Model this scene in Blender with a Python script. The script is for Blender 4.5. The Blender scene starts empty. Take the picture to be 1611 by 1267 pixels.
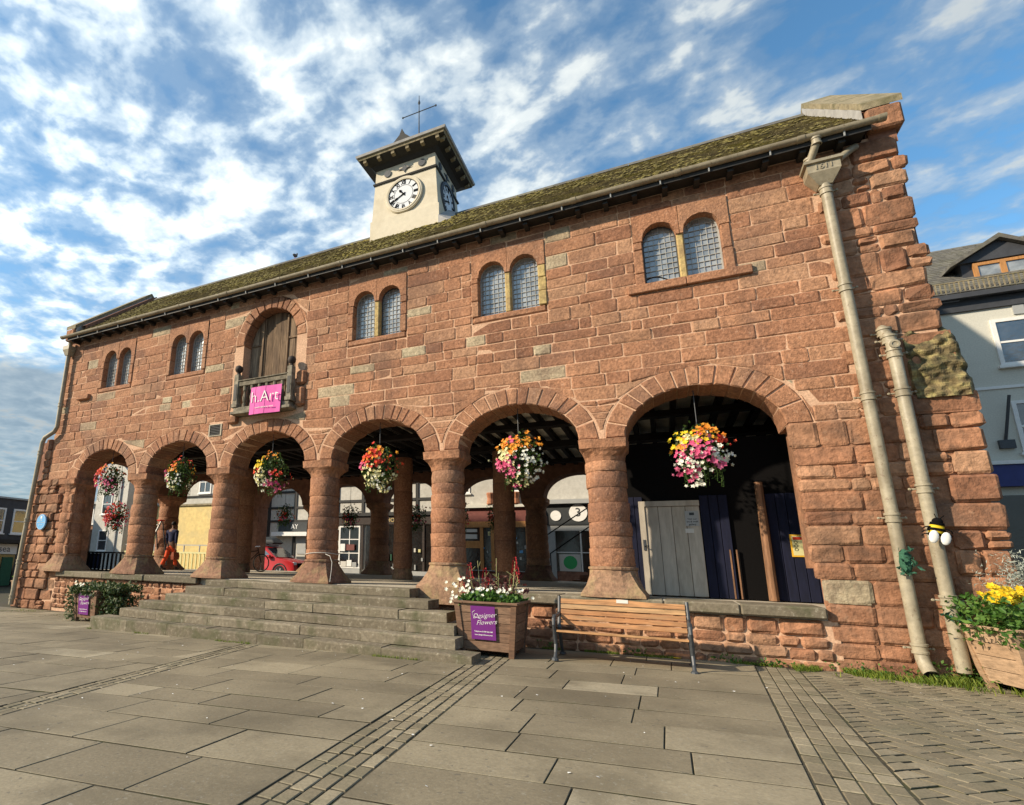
import bpy, math, random
from mathutils import Vector, Matrix, Euler
from mathutils.noise import noise as pnoise

SC = bpy.context.scene
COL = SC.collection
PI = math.pi
rad = math.radians

# ------------------------------------------------------------------ camera
cam_d = bpy.data.cameras.new('camera')
cam = bpy.data.objects.new('camera', cam_d)
COL.objects.link(cam)
_y, _p, _r = -0.4945, 0.2318, 0.0251
fwd = Vector((math.sin(_y) * math.cos(_p), math.cos(_y) * math.cos(_p), math.sin(_p)))
right = Vector((math.cos(_y), -math.sin(_y), 0))
up = right.cross(fwd)
r2 = right * math.cos(_r) + up * math.sin(_r)
u2 = -right * math.sin(_r) + up * math.cos(_r)
M = Matrix((r2, u2, -fwd)).transposed().to_4x4()
M.translation = Vector((0, -10.718, 1.388))
cam.matrix_world = M
cam_d.sensor_fit = 'HORIZONTAL'
cam_d.sensor_width = 36.0
cam_d.lens = 36.0 * 857.0 / 1611.0
cam_d.shift_x = (805.5 - 580.6) / 1611.0
cam_d.shift_y = (680.7 - 633.5) / 1611.0
cam_d.clip_start = 0.05
cam_d.clip_end = 3000
SC.camera = cam

# ------------------------------------------------------------------ sun, sky, exposure
SUN_AZ, SUN_EL = rad(51), rad(29)          # az: left of the facade normal
sdir = Vector((-math.sin(SUN_AZ) * math.cos(SUN_EL), -math.cos(SUN_AZ) * math.cos(SUN_EL), math.sin(SUN_EL)))
sun_d = bpy.data.lights.new('sun', 'SUN')
sun_d.energy = 4.0
sun_d.angle = rad(1.3)
sun_d.color = (1.0, 0.85, 0.66)
sun = bpy.data.objects.new('sun', sun_d)
COL.objects.link(sun)
sun.rotation_euler = sdir.to_track_quat('Z', 'Y').to_euler()
sun.location = (-30, -20, 30)

W = bpy.data.worlds.new('World')
SC.world = W
W.use_nodes = True
nt = W.node_tree
for n in list(nt.nodes):
    nt.nodes.remove(n)


class NT:
    """small helper to write node graphs"""
    def __init__(s, tree):
        s.t = tree

    def n(s, kind, **kw):
        nd = s.t.nodes.new(kind)
        for k, v in kw.items():
            setattr(nd, k, v)
        return nd

    def put(s, sock, v):
        if v is None:
            return
        if isinstance(v, bpy.types.NodeSocket):
            s.t.links.new(v, sock)
        elif isinstance(v, (tuple, list)) and len(v) == 3 and sock.type == 'RGBA':
            sock.default_value = (*v, 1)
        else:
            sock.default_value = v

    def math(s, op, a, b=None, c=None, clamp=False):
        nd = s.n('ShaderNodeMath', operation=op, use_clamp=clamp)
        for i, v in enumerate((a, b, c)):
            s.put(nd.inputs[i], v)
        return nd.outputs[0]

    def mix(s, fac, a, b, mode='MIX', clamp=False):
        nd = s.n('ShaderNodeMix', data_type='RGBA', blend_type=mode)
        nd.clamp_result = clamp
        s.put(nd.inputs[0], fac)
        s.put(nd.inputs[6], a)
        s.put(nd.inputs[7], b)
        return nd.outputs[2]

    def noise(s, vec, scale, detail=4, rough=0.55, dist=0.0):
        nd = s.n('ShaderNodeTexNoise')
        nd.inputs['Scale'].default_value = scale
        nd.inputs['Detail'].default_value = detail
        nd.inputs['Roughness'].default_value = rough
        nd.inputs['Distortion'].default_value = dist
        if vec is not None:
            s.t.links.new(vec, nd.inputs['Vector'])
        return nd.outputs['Fac']

    def ramp(s, fac, stops, interp='LINEAR'):
        nd = s.n('ShaderNodeValToRGB')
        cr = nd.color_ramp
        cr.interpolation = interp
        while len(cr.elements) < len(stops):
            cr.elements.new(0.5)
        for e, (p, c) in zip(cr.elements, stops):
            e.position = p
            e.color = (c, c, c, 1) if isinstance(c, (int, float)) else (*c, 1)
        s.put(nd.inputs[0], fac)
        return nd.outputs[0]

    def mapping(s, vec, loc=(0, 0, 0), rot=(0, 0, 0), scale=(1, 1, 1)):
        nd = s.n('ShaderNodeMapping')
        nd.inputs['Location'].default_value = loc
        nd.inputs['Rotation'].default_value = rot
        nd.inputs['Scale'].default_value = scale
        s.t.links.new(vec, nd.inputs['Vector'])
        return nd.outputs[0]


N = NT(nt)
sky = N.n('ShaderNodeTexSky', sky_type='NISHITA')
sky.sun_disc = False
sky.sun_elevation = SUN_EL
sky.sun_rotation = rad(180) + SUN_AZ
sky.air_density = 1.0
sky.dust_density = 0.6
sky.ozone_density = 2.2
tc = N.n('ShaderNodeTexCoord')
sep = N.n('ShaderNodeSeparateXYZ')
nt.links.new(tc.outputs['Generated'], sep.inputs[0])
dx, dy, dz = sep.outputs
zz = N.math('MAXIMUM', N.math('ADD', dz, 0.10), 0.03)
px = N.math('DIVIDE', dx, zz)
py = N.math('DIVIDE', dy, zz)
comb = N.n('ShaderNodeCombineXYZ')
nt.links.new(px, comb.inputs[0])
nt.links.new(py, comb.inputs[1])
pl = comb.outputs[0]
streak = N.mapping(pl, rot=(0, 0, rad(38)), scale=(0.9, 1.1, 1))
n1 = N.noise(streak, 1.15, 4, 0.5, 0.3)             # large banks
n2 = N.noise(N.mapping(streak, loc=(3.1, 7.7, 0)), 6.6, 5, 0.52, 0.25)   # puffs
n3 = N.noise(N.mapping(pl, loc=(9, 2, 1)), 19.0, 4, 0.55, 0.2)     # fine cells
leftw = N.math('MULTIPLY_ADD', dx, -0.11, -0.11)   # more cloud to the west, as in view
cov = N.math('ADD', N.math('ADD', N.math('MULTIPLY', n1, 0.36), N.math('MULTIPLY', n2, 0.68)),
             N.math('ADD', N.math('MULTIPLY', n3, 0.32), leftw))
dens = N.ramp(cov, [(0.42, 0.0), (0.50, 0.22), (0.585, 0.46), (0.68, 0.84), (0.79, 1.0)], 'EASE')
thick = N.ramp(N.math('ADD', N.math('MULTIPLY', n2, 0.78), N.math('MULTIPLY', n3, 0.22)),
               [(0.40, (1.7, 2.3, 3.0)), (0.50, (2.9, 3.5, 4.0)), (0.61, (5.1, 5.4, 5.3))])
# cloud is brighter towards the sun's side of the sky
side = N.n('ShaderNodeMapRange')
nt.links.new(dx, side.inputs['Value'])
for k_, v_ in (('From Min', -0.75), ('From Max', 0.35), ('To Min', 1.12), ('To Max', 0.56)):
    side.inputs[k_].default_value = v_
thick = N.mix(1.0, thick, side.outputs[0], 'MULTIPLY')
lowbank = N.ramp(N.math('ADD', dz, N.math('MULTIPLY', N.math('SUBTRACT', n1, 0.5), 0.35)), [(0.265, 1.0), (0.325, 0.0)])
ccol = N.mix(N.math('MULTIPLY', lowbank, 0.85), thick, N.mix(n2, (0.8, 1.05, 1.25), (1.7, 2.0, 2.2)))
skyc = N.mix(1.0, sky.outputs[0], (0.58, 0.88, 0.93), 'MULTIPLY')
dens2 = N.math('MAXIMUM', dens, N.math('MULTIPLY', lowbank, 0.9))
full = N.mix(dens2, skyc, ccol)
bg = N.n('ShaderNodeBackground')
bg.inputs['Strength'].default_value = 0.15
nt.links.new(full, bg.inputs['Color'])
wo = N.n('ShaderNodeOutputWorld')
nt.links.new(bg.outputs[0], wo.inputs['Surface'])

SC.view_settings.view_transform = 'Standard'
SC.view_settings.look = 'None'
SC.view_settings.gamma = 1.0
SC.view_settings.use_curve_mapping = False
SC.view_settings.exposure = 0.68
SC.cycles.max_bounces = 6
SC.cycles.use_denoising = True

# ------------------------------------------------------------------ mesh helpers
class MB:
    def __init__(s):
        s.v, s.f, s.t, s.m = [], [], [], []
        s.tone = 0.5
        s.mi = 0

    def face(s, idx):
        s.f.append(tuple(idx))
        s.t.append(s.tone)
        s.m.append(s.mi)

    def pts(s, ps):
        i = len(s.v)
        s.v.extend([tuple(p) for p in ps])
        return list(range(i, i + len(ps)))

    def poly(s, ps):
        s.face(s.pts(ps))

    def hexa(s, p):
        """p: 8 points, bottom ring 0-3 (ccw from above), top ring 4-7"""
        i = s.pts(p)
        for q in ((3, 2, 1, 0), (4, 5, 6, 7), (0, 1, 5, 4), (1, 2, 6, 5), (2, 3, 7, 6), (3, 0, 4, 7)):
            s.face([i[k] for k in q])

    def box(s, x0, x1, y0, y1, z0, z1):
        s.hexa([(x0, y0, z0), (x1, y0, z0), (x1, y1, z0), (x0, y1, z0),
                (x0, y0, z1), (x1, y0, z1), (x1, y1, z1), (x0, y1, z1)])

    def bbox(s, x0, x1, y0, y1, z0, z1, b=0.01):
        """box with chamfered top/bottom/vertical edges, as stacked rings"""
        rings = []
        for z, d in ((z0, b), (z0 + b, 0), (z1 - b, 0), (z1, b)):
            a0, a1, c0, c1 = x0 + d, x1 - d, y0 + d, y1 - d
            e = b if d == 0 else b * 0.6
            rings.append([(a0 + e, c0, z), (a1 - e, c0, z), (a1, c0 + e, z), (a1, c1 - e, z),
                          (a1 - e, c1, z), (a0 + e, c1, z), (a0, c1 - e, z), (a0, c0 + e, z)])
        s.loft(rings, cap=True)

    def loft(s, rings, cap=True, close=True):
        ids = [s.pts(r) for r in rings]
        n = len(ids[0])
        for a, b in zip(ids[:-1], ids[1:]):
            for k in range(n if close else n - 1):
                k2 = (k + 1) % n
                s.face([a[k], a[k2], b[k2], b[k]])
        if cap:
            s.face(ids[0][::-1])
            s.face(ids[-1])

    def lathe(s, prof, c=(0, 0, 0), n=16, wob=0.0, seed=0, cap=True):
        rings = []
        for r, z in prof:
            ring = []
            for k in range(n):
                a = 2 * PI * k / n
                w = 1.0
                if wob:
                    w += wob * pnoise(Vector((math.cos(a) * 1.5 + seed, math.sin(a) * 1.5, z * 2.5 + seed * 3)))
                ring.append((c[0] + r * w * math.cos(a), c[1] + r * w * math.sin(a), c[2] + z))
            rings.append(ring)
        s.loft(rings, cap)

    def tube(s, pts, r, n=8, cap=True):
        pts = [Vector(p) for p in pts]
        rings = []
        prev = None
        for i, p in enumerate(pts):
            d = (pts[min(i + 1, len(pts) - 1)] - pts[max(i - 1, 0)]).normalized()
            a = Vector((0, 0, 1)) if abs(d.z) < 0.95 else Vector((0, 1, 0))
            x = d.cross(a).normalized()
            if prev is not None:
                x = (prev - d * prev.dot(d)).normalized()
            prev = x
            y = d.cross(x)
            rr = r[i] if isinstance(r, (list, tuple)) else r
            rings.append([p + x * rr * math.cos(2 * PI * k / n) - y * rr * math.sin(2 * PI * k / n) for k in range(n)])
        s.loft([list(map(tuple, q)) for q in rings], cap)

    def bar(s, a, b, w, h, upv=(0, 0, 1)):
        """rectangular bar from a to b, width w (sideways) and height h (along up)"""
        a, b = Vector(a), Vector(b)
        d = (b - a).normalized()
        x = d.cross(Vector(upv)).normalized()
        z = x.cross(d)
        q = []
        for e in (a, b):
            q.append([e - x * w / 2 - z * h / 2, e + x * w / 2 - z * h / 2, e + x * w / 2 + z * h / 2, e - x * w / 2 + z * h / 2])
        s.loft([list(map(tuple, r)) for r in q][::-1])

    def sphere(s, c, r, n=10, m=6, sc=(1, 1, 1)):
        rings = []
        for j in range(1, m):
            t = PI * j / m
            rings.append([(c[0] + sc[0] * r * math.sin(t) * math.cos(2 * PI * k / n), c[1] + sc[1] * r * math.sin(t) * math.sin(2 * PI * k / n),
                           c[2] - sc[2] * r * math.cos(t)) for k in range(n)])
        ids = [s.pts(q) for q in rings]
        for a, b in zip(ids[:-1], ids[1:]):
            for k in range(n):
                k2 = (k + 1) % n
                s.face([a[k], a[k2], b[k2], b[k]])
        bo = s.pts([(c[0], c[1], c[2] - r * sc[2])])[0]
        to = s.pts([(c[0], c[1], c[2] + r * sc[2])])[0]
        for k in range(n):
            k2 = (k + 1) % n
            s.face([bo, ids[0][k2], ids[0][k]])
            s.face([to, ids[-1][k], ids[-1][k2]])

    def prism(s, poly, a, b, axis='y'):
        """2D polygon extruded along an axis from a to b. poly in (x,z) for y, (y,z) for x, (x,y) for z"""
        def P(p, t):
            return (p[0], t, p[1]) if axis == 'y' else ((t, p[0], p[1]) if axis == 'x' else (p[0], p[1], t))
        A = s.pts([P(p, a) for p in poly])
        B = s.pts([P(p, b) for p in poly])
        n = len(poly)
        for k in range(n):
            k2 = (k + 1) % n
            s.face([A[k], A[k2], B[k2], B[k]])
        s.face(A[::-1])
        s.face(B)

    def mesh(s, name, mats, smooth=False):
        me = bpy.data.meshes.new(name)
        me.from_pydata(s.v, [], s.f)
        for m in (mats if isinstance(mats, (list, tuple)) else [mats]):
            me.materials.append(m)
        at = me.attributes.new('tone', 'FLOAT', 'FACE')
        at.data.foreach_set('value', s.t)
        if any(s.m):
            me.polygons.foreach_set('material_index', s.m)
        if smooth:
            me.polygons.foreach_set('use_smooth', [True] * len(s.f))
        me.update()
        return me

    def build(s, name, mats, parent=None, smooth=False, recalc=True, angle=None):
        me = s.mesh(name, mats, smooth)
        if recalc:
            import bmesh
            bm = bmesh.new()
            bm.from_mesh(me)
            bmesh.ops.recalc_face_normals(bm, faces=bm.faces)
            bm.to_mesh(me)
            bm.free()
        if smooth and angle:
            me.set_sharp_from_angle(angle=rad(angle))
        return link(name, me, parent)


def link(name, data, parent=None):
    o = bpy.data.objects.new(name, data)
    COL.objects.link(o)
    if parent is not None:
        o.parent = parent
    return o


def tag(o, label=None, cat=None, group=None, kind=None):
    if label:
        o['label'] = label
    if cat:
        o['category'] = cat
    if group:
        o['group'] = group
    if kind:
        o['kind'] = kind
    return o


def thing(name, label, cat, loc=(0, 0, 0), rz=0.0, group=None):
    o = bpy.data.objects.new(name, None)
    o.empty_display_size = 0.3
    COL.objects.link(o)
    o.location = loc
    o.rotation_euler = (0, 0, rz)
    return tag(o, label, cat, group)


def kids(o):
    return [c for c in ALLKIDS.get(o.name, [])]


def copy_tree(o, parent=None, cmap=None):
    """a thing, its parts and their sub-parts"""
    if cmap is None:
        cmap = {}
        for q in COL.objects:
            if q.parent is not None:
                cmap.setdefault(q.parent.name, []).append(q)
    c = o.copy()
    COL.objects.link(c)
    if parent is not None:
        c.parent = parent
    for ch in cmap.get(o.name, []):
        copy_tree(ch, c, cmap)
    return c


def text(body, size, mat, parent, mw, name='lettering', ext=0.004, align='CENTER', shear=0.0, bold=0.0):
    cu = bpy.data.curves.new(name, 'FONT')
    cu.body = body
    cu.size = size
    cu.extrude = ext
    cu.align_x = align
    cu.align_y = 'CENTER'
    cu.shear = shear
    cu.offset = bold
    cu.resolution_u = 3
    cu.materials.append(mat)
    o = link(name, cu, parent)
    o.matrix_local = mw
    return o


def facing(pos, nrm=(0, -1, 0), upv=(0, 0, 1), rot=0.0):
    """matrix that lays a text/plate (x right, y up, z out) on a surface whose outward normal is nrm"""
    z = Vector(nrm).normalized()
    y = Vector(upv)
    x = y.cross(z).normalized()
    y = z.cross(x)
    m = Matrix((x, y, z)).transposed().to_4x4()
    m = m @ Matrix.Rotation(rot, 4, 'Z')
    m.translation = Vector(pos)
    return m


def leaf_quads(mb, pts, size, rng, flat=0.0, asp=0.6):
    """one small folded leaf at each point"""
    for p in pts:
        p = Vector(p)
        d = Vector((rng.gauss(0, 1), rng.gauss(0, 1), rng.gauss(0, 1) * (1 - flat) + 0.2)).normalized()
        x = d.cross(Vector((rng.random() - .5, rng.random() - .5, rng.random() - .5))).normalized()
        n = d.cross(x)
        L = size * rng.uniform(0.6, 1.25)
        w = L * asp
        mb.tone = rng.random()
        i = mb.pts([p, p + d * L * .5 + x * w * .5 + n * L * .08, p + d * L, p + d * L * .5 - x * w * .5 + n * L * .08])
        mb.face([i[0], i[1], i[2]])
        mb.face([i[0], i[2], i[3]])


def flower(mb, p, nrm, r, rng, k=5):
    """an open flower head: k petals round a centre, facing nrm"""
    p, n = Vector(p), Vector(nrm).normalized()
    x = n.cross(Vector((0.3, 0.5, 0.81))).normalized()
    y = n.cross(x)
    a0 = rng.random() * 6
    t0 = rng.random()
    for q in range(k):
        a = a0 + 2 * PI * q / k
        da = PI / k * 1.02
        mb.tone = min(1, max(0, t0 + rng.uniform(-.15, .15)))
        c = x * math.cos(a) + y * math.sin(a)
        l = x * math.cos(a - da) + y * math.sin(a - da)
        rr = x * math.cos(a + da) + y * math.sin(a + da)
        i = mb.pts([p, p + l * r * .62 + n * r * .22, p + c * r + n * r * .30, p + rr * r * .62 + n * r * .22])
        mb.face([i[0], i[1], i[2]])
        mb.face([i[0], i[2], i[3]])

# ------------------------------------------------------------------ materials
MATS = {}


def mat(name, cols, rough=0.8, grain=0.15, gscale=25.0, bump=0.0, bscale=30.0, bdist=0.01, metal=0.0, spec=0.3,
        stain=None, stain_scale=1.2, stain_amt=0.5, spots=None, spot_scale=9.0, spot_amt=0.0, stretch=(1, 1, 1), trans=0.0, big=0.0, big_scale=.5, streak=0.0, gum=0.0):
    """cols: one colour, or a list of (position, colour) stops read by the mesh's 'tone' attribute"""
    m = bpy.data.materials.new(name)
    m.use_nodes = True
    t = m.node_tree
    for n in list(t.nodes):
        t.nodes.remove(n)
    G = NT(t)
    tcn = G.n('ShaderNodeTexCoord')
    co = tcn.outputs['Object']
    if stretch != (1, 1, 1):
        co = G.mapping(co, scale=stretch)
    if isinstance(cols[0], (tuple, list)):
        at = G.n('ShaderNodeAttribute', attribute_name='tone')
        base = G.ramp(at.outputs['Fac'], cols)
    else:
        rgb = G.n('ShaderNodeRGB')
        rgb.outputs[0].default_value = (*cols, 1)
        base = rgb.outputs[0]
    if grain:
        g = G.noise(co, gscale, 5, 0.65)
        gn = G.n('ShaderNodeMix', data_type='RGBA', blend_type='MULTIPLY')
        gn.inputs[0].default_value = 1
        t.links.new(base, gn.inputs[6])
        mr = G.n('ShaderNodeMapRange')
        mr.inputs['From Min'].default_value = 0.28
        mr.inputs['From Max'].default_value = 0.72
        mr.inputs['To Min'].default_value = 1 - grain * 1.5
        mr.inputs['To Max'].default_value = 1 + grain * 1.5
        t.links.new(g, mr.inputs['Value'])
        t.links.new(mr.outputs[0], gn.inputs[7])
        base = gn.outputs[2]
    if stain:
        s = G.noise(co, stain_scale, 6, 0.62, 0.3)
        f = G.ramp(s, [(0.48, 0.0), (0.66, stain_amt)])
        base = G.mix(f, base, stain)
    if spots:
        s = G.noise(co, spot_scale, 4, 0.7, 0.2)
        f = G.ramp(s, [(0.60, 0.0), (0.67, spot_amt)])
        base = G.mix(f, base, spots)
    def mul(base, fac, lo, hi):
        mr = G.n('ShaderNodeMapRange')
        for k_, v_ in (('From Min', .32), ('From Max', .68), ('To Min', lo), ('To Max', hi)):
            mr.inputs[k_].default_value = v_
        t.links.new(fac, mr.inputs['Value'])
        return G.mix(1.0, base, mr.outputs[0], 'MULTIPLY')
    if big:
        base = mul(base, G.noise(co, big_scale, 5, 0.6, 0.4), 1 - big, 1 + big * .45)
    if streak:
        base = mul(base, G.noise(G.mapping(co, scale=(2.6, 2.6, .22)), 1.6, 5, 0.65, 0.2), 1 - streak, 1 + streak * .35)
    if gum:
        gs = G.noise(G.mapping(co, loc=(4, 9, 2)), 17.0, 2, 0.5)
        base = G.mix(G.ramp(gs, [(0.69, 0.0), (0.71, gum)]), base, (0.08, 0.075, 0.065))
    b = G.n('ShaderNodeBsdfPrincipled')
    t.links.new(base, b.inputs['Base Color'])
    b.inputs['Roughness'].default_value = rough
    b.inputs['Metallic'].default_value = metal
    b.inputs['Specular IOR Level'].default_value = spec
    if bump:
        h = G.math('ADD', G.math('MULTIPLY', G.noise(co, bscale, 6, 0.6), 0.6), G.math('MULTIPLY', G.noise(co, bscale * 0.22, 4, 0.6), 1.0))
        bn = G.n('ShaderNodeBump')
        bn.inputs['Strength'].default_value = bump
        bn.inputs['Distance'].default_value = bdist
        t.links.new(h, bn.inputs['Height'])
        t.links.new(bn.outputs[0], b.inputs['Normal'])
    o = G.n('ShaderNodeOutputMaterial')
    if trans:
        tr = G.n('ShaderNodeBsdfTranslucent')
        t.links.new(base, tr.inputs['Color'])
        mx = G.n('ShaderNodeMixShader')
        mx.inputs[0].default_value = trans
        t.links.new(b.outputs[0], mx.inputs[1])
        t.links.new(tr.outputs[0], mx.inputs[2])
        t.links.new(mx.outputs[0], o.inputs[0])
    else:
        t.links.new(b.outputs[0], o.inputs[0])
    MATS[name] = m
    return m


RED = [(0.0, (0.275, 0.128, 0.072)), (0.30, (0.36, 0.172, 0.094)), (0.60, (0.41, 0.202, 0.110)), (0.88, (0.44, 0.245, 0.142)), (0.93, (0.43, 0.33, 0.21)), (1.0, (0.49, 0.41, 0.27))]
m_stone = mat('red_sandstone', RED, 0.9, 0.30, 22, 1.0, 38, 0.022, stain=(0.15, 0.085, 0.062), stain_scale=0.8, stain_amt=0.6,
              spots=(0.50, 0.33, 0.23), spot_scale=11, spot_amt=0.4, big=.18, big_scale=.45, streak=.16)
m_quoin = mat('weathered_sandstone', RED, 0.92, 0.26, 10, 1.0, 18, 0.035, stain=(0.15, 0.095, 0.065), stain_scale=1.6, stain_amt=0.6,
              spots=(0.44, 0.28, 0.18), spot_scale=7, spot_amt=0.35, big=.35, big_scale=.9, streak=.2)
m_moss_stone = mat('mossy_sandstone', [(0, (0.10, 0.075, 0.04)), (0.5, (0.19, 0.145, 0.07)), (1, (0.34, 0.28, 0.12))], 0.95, 0.35, 12, 1.0, 20, 0.04,
                   stain=(0.035, 0.036, 0.018), stain_scale=3.2, stain_amt=0.95, spots=(0.40, 0.36, 0.14), spot_scale=6, spot_amt=.6)
m_mortar = mat('lime_mortar', (0.60, 0.38, 0.245), 0.95, 0.22, 30, 0.7, 40, 0.01, stain=(0.50, 0.30, 0.19), stain_scale=2.2, stain_amt=0.7)
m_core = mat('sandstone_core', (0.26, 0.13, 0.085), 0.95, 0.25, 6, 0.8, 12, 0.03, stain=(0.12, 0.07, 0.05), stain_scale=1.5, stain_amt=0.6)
m_plinth = mat('lichened_plinth_stone', [(0, (0.19, 0.10, 0.065)), (0.5, (0.25, 0.138, 0.086)), (1, (0.30, 0.18, 0.11))], 0.92, 0.28, 14, 0.9, 22, 0.025,
               stain=(0.34, 0.27, 0.13), stain_scale=3.4, stain_amt=0.55, spots=(0.13, 0.10, 0.07), spot_scale=6, spot_amt=0.6)
m_step = mat('worn_step_stone', [(0, (0.145, 0.122, 0.085)), (0.5, (0.195, 0.163, 0.113)), (1, (0.245, 0.208, 0.148))], 0.9, 0.2, 14, 0.7, 24, 0.015,
             stain=(0.085, 0.088, 0.042), stain_scale=1.9, stain_amt=0.8, spots=(0.48, 0.46, 0.38), spot_scale=14, spot_amt=0.35)
m_hallfloor = mat('hall_floor_stone', (0.46, 0.41, 0.32), 0.85, 0.15, 8, 0.2, 20, 0.006)
m_flag = mat('paving_stone', [(0, (0.198, 0.165, 0.108)), (0.5, (0.245, 0.206, 0.136)), (0.85, (0.29, 0.245, 0.163)), (1, (0.37, 0.32, 0.222))], 0.78, 0.13, 38, 0.35, 60, 0.006,
             stain=(0.155, 0.13, 0.084), stain_scale=0.9, stain_amt=0.75, spots=(0.36, 0.34, 0.28), spot_scale=26, spot_amt=0.4, spec=0.35, big=.28, big_scale=.55, gum=.5)
m_sett = mat('sett_stone', [(0, (0.185, 0.154, 0.10)), (0.5, (0.235, 0.196, 0.128)), (1, (0.295, 0.25, 0.168))], 0.82, 0.16, 40, 0.4, 55, 0.008,
             stain=(0.14, 0.13, 0.08), stain_scale=1.8, stain_amt=0.5, big=.2)
m_joint = mat('paving_joint', (0.060, 0.052, 0.034), 0.95, 0.3, 30, 0.4, 50, 0.01, stain=(0.055, 0.065, 0.022), stain_scale=1.6, stain_amt=0.7)
m_asphalt = mat('asphalt', (0.085, 0.083, 0.08), 0.9, 0.25, 60, 0.4, 80, 0.01)
m_roof = mat('stone_roof_tile', [(0, (0.12, 0.10, 0.055)), (0.5, (0.17, 0.14, 0.072)), (1, (0.23, 0.19, 0.09))], 0.95, 0.3, 12, 0.8, 20, 0.03,
             stain=(0.19, 0.165, 0.035), stain_scale=1.3, stain_amt=0.85)
m_moss = mat('moss', [(0, (0.10, 0.083, 0.03)), (0.55, (0.145, 0.12, 0.036)), (0.85, (0.18, 0.15, 0.037)), (1, (0.26, 0.21, 0.036))], 0.95, 0.3, 30, 0.6, 60, 0.02)
m_cope = mat('coping_stone', (0.27, 0.225, 0.14), 0.93, 0.25, 9, 0.8, 18, 0.03, stain=(0.13, 0.12, 0.06), stain_scale=2.5, stain_amt=0.8)
m_lead = mat('lead_sheet', (0.36, 0.35, 0.33), 0.6, 0.15, 5, 0.2, 8, 0.01, metal=0.0)
m_pipe = mat('stone_coloured_pipe_paint', (0.34, 0.295, 0.205), 0.5, 0.14, 14, 0.25, 25, 0.005, stain=(0.19, 0.155, 0.10), stain_scale=2.0, stain_amt=0.65, spots=(0.13, 0.075, 0.04), spot_scale=13, spot_amt=0.55, spec=0.4)
m_cream = mat('cream_render', (0.64, 0.575, 0.44), 0.85, 0.05, 8, 0.2, 40, 0.004, stain=(0.47, 0.40, 0.27), stain_scale=1.6, stain_amt=0.35)
m_dark_wood = mat('dark_painted_wood', (0.030, 0.029, 0.027), 0.6, 0.2, 10, 0.2, 20, 0.004)
m_black = mat('black_paint', (0.006, 0.0055, 0.0055), 0.9, 0.1, spec=0.08)
m_whitewall = mat('white_limewash', (0.52, 0.50, 0.44), 0.9, 0.10, 6, 0.2, 20, 0.006, stain=(0.40, 0.38, 0.32), stain_scale=0.9, stain_amt=0.6)
m_white = mat('white_paint', (0.78, 0.77, 0.73), 0.6, 0.05, 8)
m_clockface = mat('clock_face_enamel', (0.70, 0.72, 0.73), 0.35, 0.03, 6)
m_plaster = mat('ceiling_plaster', (0.82, 0.77, 0.66), 0.9, 0.12, 5, 0.2, 20, 0.005, stain=(0.60, 0.53, 0.40), stain_scale=1.8, stain_amt=0.5)
m_beam = mat('black_beam', (0.016, 0.013, 0.012), 0.75, 0.25, 8, 0.4, 12, 0.01)
m_oldwood = mat('weathered_oak', [(0, (0.13, 0.085, 0.05)), (0.5, (0.20, 0.135, 0.082)), (1, (0.30, 0.22, 0.145))], 0.88, 0.45, 6, 0.5, 14, 0.01,
                stretch=(6, 6, 0.5), stain=(0.07, 0.045, 0.03), stain_scale=1.5, stain_amt=0.75)
m_balc = mat('grey_oak', [(0, (0.11, 0.093, 0.065)), (0.5, (0.18, 0.155, 0.11)), (1, (0.29, 0.255, 0.19))], 0.88, 0.35, 10, 0.4, 18, 0.01,
             stain=(0.085, 0.075, 0.055), stain_scale=2.2, stain_amt=0.8)
m_darkoak = mat('dark_oak', (0.045, 0.033, 0.027), 0.7, 0.3, 12)
m_navy = mat('navy_boards', (0.007, 0.009, 0.026), 0.85, 0.25, 6, 0.3, 12, 0.006, stretch=(4, 4, .5))
m_greydoor = mat('pale_grey_door_paint', [(0, (0.40, 0.355, 0.28)), (1, (0.47, 0.42, 0.34))], 0.7, 0.12, 5, 0.15, 10, 0.004, stretch=(3, 3, .6), stain=(0.28, 0.24, 0.19), stain_scale=1.4, stain_amt=0.5)
m_postwood = mat('brown_post', (0.22, 0.115, 0.06), 0.7, 0.4, 6, 0.3, 12, 0.008, stretch=(4, 4, .4))
m_slat = mat('bench_hardwood', [(0, (0.34, 0.155, 0.06)), (0.5, (0.40, 0.195, 0.08)), (1, (0.46, 0.28, 0.13))], 0.6, 0.3, 6, 0.25, 14, 0.004, stretch=(0.6, 5, 5), stain=(0.33, 0.22, 0.12), stain_scale=1.4, stain_amt=0.55)
m_iron = mat('dark_cast_iron', (0.050, 0.056, 0.062), 0.5, 0.2, 20, 0.2, 30, 0.004, spec=0.5)
m_planter = mat('planter_boards', [(0, (0.165, 0.093, 0.055)), (0.5, (0.205, 0.12, 0.075)), (1, (0.25, 0.155, 0.098))], 0.75, 0.3, 7, 0.3, 14, 0.006, stretch=(1, 1, 4), stain=(0.12, 0.075, 0.05), stain_scale=2, stain_amt=0.5)
m_planter2 = mat('pale_planter_boards', [(0, (0.36, 0.235, 0.14)), (1, (0.44, 0.30, 0.19))], 0.75, 0.25, 7, 0.3, 14, 0.006, stretch=(1, 1, 4))
m_soil = mat('soil', (0.035, 0.025, 0.018), 0.95, 0.3)
m_leaf = mat('green_leaves', [(0, (0.020, 0.048, 0.010)), (0.5, (0.045, 0.095, 0.018)), (1, (0.10, 0.17, 0.035))], 0.55, 0.0, trans=0.3)
m_leaf2 = mat('bright_green_leaves', [(0, (0.035, 0.10, 0.015)), (0.5, (0.075, 0.17, 0.028)), (1, (0.15, 0.26, 0.05))], 0.55, 0.0, trans=0.3)
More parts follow.
